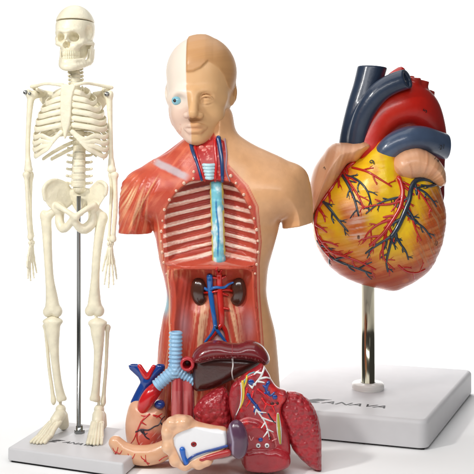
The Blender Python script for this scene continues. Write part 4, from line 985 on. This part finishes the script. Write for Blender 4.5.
def build_small_heart():
    fr = Frame(.22); T = thing('heart_piece', 'small peach heart piece with blue forked vessels standing behind the stomach', 'organ model', fr, 146, 452, group=GRP)
    Mh = mat('small_heart_paint', attr=True, rough=.34, coat=.35, bump=[('noise', 30, .08)], var=.03)
    g = Grid(122, 170, 394, 458, -24, 22, .6)
    f, _ = pillow(g, [(131, 402), (138, 398), (150, 401), (160, 402), (165, 408), (166, 420), (164, 436), (161, 450), (154, 456), (140, 456), (131, 450), (126.5, 438), (125.5, 424), (127.5, 411)], 18, 17, 17)
    def c(x, y, z):
        C = mixc(np.tile(lin((232, 182, 150)), (len(x), 1)), lin((222, 160, 126)), fbm(x*.1, y*.1, 91))
        m = sst(424, 432, y+.25*(x-150)*-1+fbm(x*.15, y*.15, 93)*6)*sst(136, 143, x)
        C = mixc(C, lin((206, 78, 66)), m*.9)
        C = mixc(C, lin((238, 190, 180)), m*sst(.6, .8, noise((x+y)*.5, (x-y)*.08, 94))*.7)
        return C
    organ_mesh('ventricles', g, f, T, Mh, c)
    drap_multi('coronary_artery', g, f, [[(151, 410), (144, 416), (140, 424), (136, 434), (132, 440)], [(143, 417), (148, 420)], [(139, 426), (139, 434), (142, 441)], [(155, 411), (160, 413), (163, 417)], [(158, 413), (163, 411)], [(147, 412), (143, 411)]], (.9, .35), ARED, T, .2)
    drap_multi('coronary_vein', g, f, [[(138, 427), (143, 424.5), (150, 425), (156, 422), (160, 421), (163, 416), (168, 414)], [(145, 425), (147, 431), (151, 434)], [(162, 420), (164, 424)], [(143, 426), (146, 429), (149, 428)]], (.85, .45), ADARK, T, .3)
    g = Grid(126, 168, 360, 408, -18, 20, .55)
    f = path(g, [(147, 382, 0), (142, 392, 0), (137, 403, 0)], [5.6, 6.2, 6.6]); f = smin(f, path(g, [(147, 382, 0), (142, 374, 0), (134, 366, 0)], [5.6, 5.0, 5.4]), 2); f = smin(f, path(g, [(147, 382, 0), (152, 375, 0), (160, 367.5, 0)], [5.4, 5.0, 5.2]), 2)
    f = smax(f, 364.6-g.Y+0*g.X, .6)
    f = smax(f, -cap(g, (134.5, 366, 0), (131, 358, 0), 3.4), .5); f = smax(f, -cap(g, (159.5, 367, 0), (164, 359, 0), 3.2), .5)
    organ_mesh('vena_cava', g, f, T, ABLUE)
    v, q = tube([(140, 365.6, -3.2), (144, 372, -4), (147.6, 376.5, -4.2), (151, 371, -4), (154, 366, -3.2)], [2.4, 2.8, 2.6, 2.4, 2.2], n=14); make_mesh('carotid_artery', v, q, ARED, T)
    v, q = tube([(158.5, 385, -9), (152.5, 391, -12.5), (147, 399, -13), (144, 406, -12)], [6.2, 7.6, 7.2, 5.6], n=24); make_mesh('aorta', v, q, ARED, T)
    v, q = lathe_ball((160.5, 402, -9), (5.4, 4.6, 6)); make_mesh('auricle', v, q, ABLUE, T)
    v, q = tube([(147, 389, -8), (142, 396, -9.5), (139.5, 403, -9)], [1.0, 1.1, 1.0], n=8); make_mesh('sinew', v, q, AWHITE, T)
def build_stomach():
    fr = Frame(-.08); T = thing('stomach_piece', 'peach sausage shaped stomach with red twigs, lying across the corner of the skeleton stand', 'organ model', fr, 143, 466, group=GRP)
    g = Grid(100, 182, 426, 470, -18, 18, .6)
    f = path(g, [(115.5, 442.5, 0), (123, 450.3, 0), (134, 454.5, 0), (147, 455.3, 0), (158, 453, 0), (167, 448.5, 0)], [6.9, 8.6, 9.6, 10.2, 10, 9.4], sub=5)
    f = f+(.4*(fbm(g.x[:, None]*.12, g.y[None, :]*.12, 95)-.5)).astype(np.float32)[:, :, None]
    organ_mesh('stomach', g, f, T, mat('stomach_paint', attr=True, rough=.32, coat=.4, bump=[('noise', 26, .08)]), const((232, 184, 148), (222, 164, 122), .1, 96))
    drap_multi('artery', g, f, [[(116, 452), (118, 449), (119, 445)], [(117.5, 450), (121, 451), (123, 448)], [(117.5, 450.5), (115, 449), (113.5, 446)], [(130, 461), (131, 456), (129, 451)], [(131, 457), (134, 455), (136, 451)], [(131, 458), (128, 457)], [(149, 463), (147, 458), (146.5, 452)], [(147, 458), (143, 455), (142, 453)], [(150, 461), (145, 458)], [(160, 458), (164, 455), (169, 453)]], (.6, .3), ARED, T, .1)
def build_trachea():
    fr = Frame(.02); T = thing('windpipe_piece', 'ribbed pale blue windpipe fork joined to a dark red tube', 'organ model', fr, 180, 424, group=GRP)
    B = mat('windpipe_ring_paint', attr=True, rough=.25, coat=.55, bump=[('noise', 20, .08)])
    g = Grid(148, 202, 326, 396, -16, 16, .5)
    def seg(a, b, ra, rb, pitch, ph=0):
        a = np.array(a, float); b = np.array(b, float); d = (b-a)/np.linalg.norm(b-a)
        t = (g.X-a[0])*d[0]+(g.Y-a[1])*d[1]+(g.Z-a[2])*d[2]
        return cap(g, a, b, ra, rb)-.55*np.cos(2*np.pi*(t/pitch+ph))
    f = seg((176, 325, 0), (175.2, 372, 0), 6.4, 6.6, 4.0)
    f = smin(f, seg((175, 370, 0), (154, 388, 0), 6.4, 6.2, 3.4), 2.5); f = smin(f, seg((176, 369, 0), (194, 381, 0), 5.8, 5.0, 3.2), 2.5)
    f = smax(f, 331.4-g.Y+(g.X-176)*-.02+0*g.Z, .7); f = smax(f, -cap(g, (176, 320, 0), (176, 336, 0), 4.4), .5)
    f = smax(f, -((g.X-157)*.76-(g.Y-385.5)*.65+1.2)+0*g.Z, .7); f = smax(f, (g.X-195.6)+0*g.Y+0*g.Z, .7)
    organ_mesh('windpipe', g, f, T, B, lambda x, y, z: mixc(np.tile(lin((128, 176, 214)), (len(x), 1)), lin((160, 200, 228)), fbm(x*.1, y*.1, 97)))
    R = mat('gullet_paint', attr=True, rough=.3, coat=.45, bump=[('noise', 18, .16, (1, 1, .15)), ('noise', 60, .08)])
    g = Grid(166, 200, 366, 428, -18, 16, .6)
    f = smin(path(g, [(177, 368, 3), (178, 390, 0), (178, 428, 0)], [5, 6.5, 7]), path(g, [(187, 368, 2), (188.5, 390, 0), (189, 428, 0)], [4.5, 5.6, 6.4]), 1.2)
    organ_mesh('gullet', g, f, T, R, lambda x, y, z: mixc(mixc(np.tile(lin((166, 50, 56)), (len(x), 1)), lin((196, 96, 96)), sst(.4, .8, noise(x*.5, y*.04, 98))), lin((120, 26, 30)), np.exp(-((x-183)/1.2)**2)*.6))
    g = Grid(176, 200, 350, 376, -22, 4, .5)
    f = cap(g, (188, 362, -10), (187, 363, 2), 7.2, 6.6); f = smax(f, -cap(g, (187.8, 361.8, -20), (187.5, 362.5, -6), 4.0), 1.2); f = smax(f, -12.5-g.Z+.12*(g.X-188)+0*g.Y, 1.5)
    organ_mesh('aorta', g, f, T, R, lambda x, y, z: mixc(np.tile(lin((186, 38, 48)), (len(x), 1)), lin((60, 16, 16)), sst(3.6, 2.6, np.hypot(x-187.8, y-362))))
def build_liver():
    fr = Frame(-.02); T = thing('liver_piece', 'dark maroon liver with a glossy brown underside, resting above the lung pieces', 'organ model', fr, 232, 392, group=GRP)
    g = Grid(188, 276, 332, 398, -26, 24, .65)
    lo, _ = pillow(g, [(192.5, 366), (194, 358), (204, 353), (231, 354), (258, 356), (267, 358), (262, 364), (250, 371), (238, 378), (230, 382), (219, 387), (207, 391), (197, 392), (193, 388), (192, 378)], 12, 14, 12, 4)
    up, _ = pillow(g, [(192, 359), (193.5, 352), (199, 346), (208, 341.5), (219, 340.5), (229, 342.5), (238, 343), (246, 340.5), (255, 341), (263, 346), (268.5, 354), (269.5, 361), (265, 364.5), (258, 361.5), (247, 359), (232, 358), (216, 358.5), (204, 361), (196, 362.5)], 16, 15, 9.5, -1)
    f = smin(lo, up, 1.0)
    g2 = g
    def c(x, y, z):
        e = np.interp(x, [190, 204, 216, 232, 247, 258, 266, 272], [362, 361, 358, 357.5, 359, 361.5, 364, 362])
        wv = sst(-.8, .6, e-y)
        C = np.tile(lin((58, 26, 22)), (len(x), 1)); C = mixc(C, lin((84, 36, 30)), fbm(x*.06, y*.06, 100)*.6)
        U = mixc(np.tile(lin((128, 34, 40)), (len(x), 1)), lin((98, 22, 30)), fbm(x*.08, y*.08, 101))
        U = mixc(U, lin((206, 150, 150)), sst(.58, .8, noise(x*.9, y*.5, 102))*np.exp(-((e-y-3.6)/1.6)**2)*.6)
        return C*(1-wv[:, None])+U*wv[:, None]
    organ_mesh('liver', g, f, T, mat('liver_paint', attr=True, rough=.26, coat=.5, bump=[('noise', 18, .12), ('noise', 60, .06)]), c)
    drap_tube('ligament', g, f, [(232.5, 357.5), (233, 364), (232, 371), (233.2, 380)], [1.1, .8, .6, .8], AWHITE, T, .1)
    drap_tube('ligament_ridge', g, f, [(232, 341.8), (232.5, 346), (232.5, 351)], [.4, .5, .4], mat('ridge_paint', (150, 60, 66), rough=.3), T, .0)
LUNG = None
def lung_mat():
    global LUNG
    LUNG = LUNG or mat('lung_paint', attr=True, rough=.32, coat=.3, coatrough=.2, bump=[('voronoi', 22, .85)], var=.04)
    return LUNG
def lungcol(x, y, z):
    C = mixc(np.tile(lin((178, 42, 50)), (len(x), 1)), lin((150, 32, 42)), fbm(x*.08, y*.08, 104))
    return C
def build_lungs():
    fr = Frame(-.12)
    T = thing('lung_piece', 'cobbled red lung piece between the dark red tube and the vessel slab', 'organ model', fr, 212, 440, group='cobbled red lung pieces')
    g = Grid(188, 246, 378, 446, -18, 18, .65)
    f, _ = pillow(g, [(193.5, 410), (198, 402), (204, 396), (212, 391), (220, 387.5), (224, 387), (229, 393), (232, 402), (233, 415), (233, 428), (230, 440), (214, 443), (203, 438), (197, 426), (195, 417)], 14, 12, 13)
    f = f+(.35*(noise(g.x[:, None]*.4, g.y[None, :]*.4, 106)-.5)).astype(np.float32)[:, :, None]
    organ_mesh('lung', g, f, T, lung_mat(), lungcol)
    fr = Frame(-.16)
    T = thing('lung_piece', 'crescent shaped cobbled red lung ending in a pointed tip at lower right', 'organ model', fr, 308, 468, group='cobbled red lung pieces')
    g = Grid(272, 326, 386, 476, -18, 18, .65)
    f, _ = pillow(g, [(279, 404), (283, 396), (288, 391.5), (295, 391.5), (302, 394), (309, 400), (314, 407), (318, 417), (320.5, 428), (321.5, 440), (321.5, 456), (321.5, 469.5), (316, 469.5), (309, 466), (301, 459), (293, 450), (287, 437), (282.5, 424), (279.5, 413)], 12, 12, 9, smooth=False)
    f = f+(.35*(noise(g.x[:, None]*.4, g.y[None, :]*.4, 107)-.5)).astype(np.float32)[:, :, None]
    organ_mesh('lung', g, f, T, lung_mat(), lungcol)
def build_section():
    fr = Frame(-.24)
    T = thing('lung_section', 'red lung section slab with white and blue branching vessels and two ringed holes', 'organ model', fr, 264, 468, group=GRP)
    g = Grid(222, 298, 358, 476, -22, 22, .65)
    out = [(232, 385), (239, 379), (248, 372), (256, 367), (260.5, 364), (264, 366), (269, 374), (273, 382), (278, 388), (286, 391), (287, 398), (282, 406), (282, 414), (286, 424), (289, 436), (290.5, 450), (290, 460), (286, 466), (276, 469), (262, 470), (248, 468.5), (242, 464), (240, 452), (237, 440), (233, 425), (230, 410), (229.5, 396)]
    f, _ = pillow(g, out, 9, 10, 5, 2)
    lobe, _ = pillow(g, [(236, 424), (240, 418), (248, 415.5), (258, 418), (267, 424), (273, 433), (276, 444), (272, 450), (256, 453), (243, 450), (236, 440)], 7, 6, 7, -4); f = smin(f, lobe, .8)
    blk, _ = pillow(g, [(243, 449), (252, 445.5), (266, 445.5), (281, 448), (289, 453), (290, 461), (285, 466.5), (268, 470), (250, 469), (243.5, 464)], 9, 8, 6, -6); f = smin(f, blk, 1.0)
    strip, _ = pillow(g, [(231, 386), (238, 380), (240, 392), (239, 404), (235, 418), (231, 414), (229, 400)], 5, 6, 4, -4); f = smin(f, strip, .8)
    f = smax(f, -cap(g, (268, 398, -10), (255, 372, -10), 4.5, 3), 2)
    f = f+(.6*(noise(g.x[:, None]*.22, g.y[None, :]*.22, 108)-.5)).astype(np.float32)[:, :, None]
    def c(x, y, z):
        C = mixc(np.tile(lin((172, 36, 46)), (len(x), 1)), lin((142, 28, 38)), fbm(x*.1, y*.1, 109))
        C = mixc(C, lin((214, 40, 40)), sst(.5, .7, fbm(x*.15, y*.15, 110))*(y < 425)*(x > 240)*.8)
        dl = np.abs(polyd(x, y, [(236, 424), (240, 418), (248, 415.5), (258, 418), (267, 424), (273, 433), (276, 444), (272, 450), (256, 453), (243, 450), (236, 440)]))
        C = mixc(C, lin((214, 120, 120)), sst(.9, .3, dl)*(y < 446)*.7)
        return C
    organ_mesh('slab', g, f, T, mat('section_paint', attr=True, rough=.3, coat=.45, bump=[('noise', 24, .25), ('noise', 70, .12)]), c)
    M = lambda nm, Ps, r, m, l=.3: drap_multi(nm, g, f, Ps, r, m, T, l)
    M('bronchus', [[(264, 367), (260, 376), (255, 382), (252, 386)], [(262, 372), (257, 371), (254, 373)], [(260, 377), (266, 376), (270, 378)], [(258, 380), (264, 381)], [(255, 383), (250, 381)], [(252, 386), (249, 383)]], (1.3, .7), AWHITE, .0)
    M('bronchus', [[(254, 405), (260, 413), (265, 421), (268, 430), (269, 436)], [(258, 410), (266, 411)], [(262, 416), (270, 419), (275, 420)], [(265, 421), (261, 425)], [(267, 427), (273, 430)], [(267, 429), (263, 434)], [(256, 408), (255, 413)]], (1.1, .45), AWHITE, .0)
    M('vein', [[(248, 393), (252, 399), (257, 405), (262, 412)], [(256, 404), (254, 410)], [(268, 381), (266, 388), (270, 394), (274, 391)], [(266, 386), (263, 384)], [(268, 391), (264, 392)]], (2.0, .9), ABLUE, -.3)
    M('vein', [[(268, 412), (271, 417), (275, 421)]], (.8, .5), ADARK, .3)
    M('duct', [[(242.5, 380), (243.5, 389), (243, 398), (240, 406)]], (1.5, .8), AYEL, .3); M('duct', [[(247, 375), (246, 380), (244, 386)]], (1.2, .8), AYEL, .2)
    M('sheath', [[(241, 382), (241.5, 393), (240, 404), (236, 413)]], (.7, .5), AWHITE, .3); M('sheath', [[(254, 371), (248, 374), (244, 381)]], (.8, .6), mat('teal_paint', (90, 160, 170), rough=.3), .2)
    M('artery', [[(262, 397), (266, 402), (272, 404), (278, 401)], [(266, 402), (264, 408)], [(258, 388), (263, 392), (268, 397)], [(253, 390), (250, 399), (246, 405)], [(247, 387), (245, 397)], [(272, 404), (275, 411)]], (1.3, .6), mat('bright_red_paint', (218, 22, 30), rough=.22, coat=.6), .0)
    # cut duct at the right edge, in a white sheath
    z = frontz(g, f, 279, 427)
    for (rx, m_, zz) in ((2.6, AWHITE, 0), (1.7, mat('olive_paint', (170, 160, 60), rough=.3), -1.2)):
        v, q = tube([(277.6, 412, z+zz), (278.6, 426, z+zz-.6), (280, 441, z+zz)], [.5*rx, rx, .5*rx], n=12); make_mesh('fissure', v, q, m_, T)
    for px, py, r, m_ in ((251, 380.5, 3.2, ABLUE), (274.5, 395.5, 2.6, ABLUE), (260.3, 436.5, 2.3, ABLUE), (272, 402, 2.0, AHOLE), (277, 401.5, 1.6, AHOLE), (269.5, 435, 1.5, AHOLE)):
        z = frontz(g, f, px, py); v, q = lathe_ball((px, py, z), (r, r*.9, 1.1), 16, 8); make_mesh('vessel_end', v, q, m_, T)
    for px, py in ((258, 442.3), (266.6, 442.3)):
        z = frontz(g, f, px, py); v, q = lathe_ball((px, py, z-.2), (2.4, 2.4, 1.2), 18, 8); e = make_mesh('ring', v, q, AWHITE, T)
        v, q = lathe_ball((px, py, z-1.0), (1.0, 1.0, .8), 14, 8); make_mesh('ring_core', v, q, ADARK, e)
    M('tissue', [[(249, 433), (251, 437), (253, 434)], [(272, 438), (276, 437)]], (.7, .5), mat('pink_paint', (226, 150, 150), rough=.3), .2)
def build_pancreas():
    fr = Frame(-.4)
    T = thing('stomach_section', 'lumpy peach organ cut open to a white face, with a purple spleen', 'organ model', fr, 193, 470, group=GRP)
    g = Grid(156, 236, 410, 474, -20, 20, .65)
    f, _ = pillow(g, [(162, 428), (163, 423), (168, 419), (175, 415), (183, 415), (191, 416.5), (196, 421), (206, 424), (216, 426), (226, 428), (229, 438), (228, 447), (222, 453), (214, 458), (209, 465), (200, 467.5), (192, 466.5), (185, 469), (178, 467.5), (175, 462), (168, 455), (164, 446), (161.5, 436)], 13, 12, 8)
    for bx, by, r in ((168, 430, 6), (172, 421, 6), (184, 420, 6), (168, 445, 6), (176, 458, 6.5), (186, 462, 6), (199, 461, 6), (208, 458, 5)):
        f = smin(f, ell(g, (bx, by, -7), (r, r, 8)), 3)
    face = [(174, 435), (177, 431), (183, 428), (190, 425.5), (196, 424), (203, 425), (210.6, 426.5), (218, 427), (226, 429), (228, 437), (227, 444), (214, 448), (203, 452), (193, 456.5), (186, 461.5), (182, 457), (178.6, 449.7), (175, 442)]
    dF = polyd(g.x[:, None], g.y[None, :], catmull(face, closed=True, sub=3)).astype(np.float32)[:, :, None]
    f = smax(f, -np.maximum(-dF, g.Z+11.2), .6)
    def c(x, y, z):
        d = polyd(x, y, face); wv = sst(-.3, .6, d)*(z < -5)
        C = mixc(np.tile(lin((238, 196, 160)), (len(x), 1)), lin((226, 168, 128)), fbm(x*.12, y*.12, 113))
        return C*(1-wv[:, None])+lin((240, 240, 242))*wv[:, None]
    organ_mesh('stomach_wall', g, f, T, mat('section_peach_paint', attr=True, rough=.3, coat=.4, bump=[('noise', 20, .08)]), c)
    v, q = tube([(183, 446, -12), (184.5, 453, -12.2), (187, 459, -12)], [3.0, 2.4, 2.8], n=14); make_mesh('vein', v, q, mat('bright_blue_paint', (18, 96, 190), rough=.22, coat=.6), T)
    v, q = tube([(186, 460, -11.8), (193, 453, -12), (204, 448.5, -12), (216, 445.5, -12), (227, 442.5, -12)], [1.7, 1.3, 1.2, 1.3, 1.4], n=12); make_mesh('splenic_vein', v, q, ABLUE, T)
    v, q = tube([(191, 460, -10.5), (202, 456, -11.5), (214, 452.5, -12), (228, 449, -12)], [1.0, 2.6, 3.4, 3.6], n=16); make_mesh('pancreas', v, q, mat('pancreas_paint', (176, 50, 50), rough=.3, coat=.4, bump=[('noise', 20, .2)]), T)
    v, q = lathe_ball((194.3, 441, -11.2), (2.9, 2.6, 1.0), 18, 8); e = make_mesh('duct_opening', v, q, mat('duct_red_paint', (150, 22, 26), rough=.3), T)
    v, q = lathe_ball((194, 440.6, -11.9), (1.3, 1.1, .7), 12, 8); make_mesh('hole', v, q, AHOLE, e)
    g = Grid(222, 254, 412, 462, -26, 14, .6)
    f = ell(g, (237.5, 437, -8), (10.8, 19.5, 10), rz=-6); f = smax(f, -ell(g, (223, 436, -18), (7.5, 15, 9), rz=-6), 3)
    def cs(x, y, z): return mixc(mixc(np.tile(lin((98, 62, 84)), (len(x), 1)), lin((74, 50, 76)), fbm(x*.1, y*.1, 114)), lin((176, 166, 190)), np.exp(-((x-(233+(y-437)*.1+np.abs(y-437)*-.12))/1.0)**2)*sst(456, 448, y)*.7)
    organ_mesh('spleen', g, f, T, mat('spleen_paint', attr=True, rough=.26, coat=.5, bump=[('noise', 20, .1)]), cs)
build_small_heart(); build_stomach(); build_trachea(); build_liver(); build_lungs(); build_section(); build_pancreas()
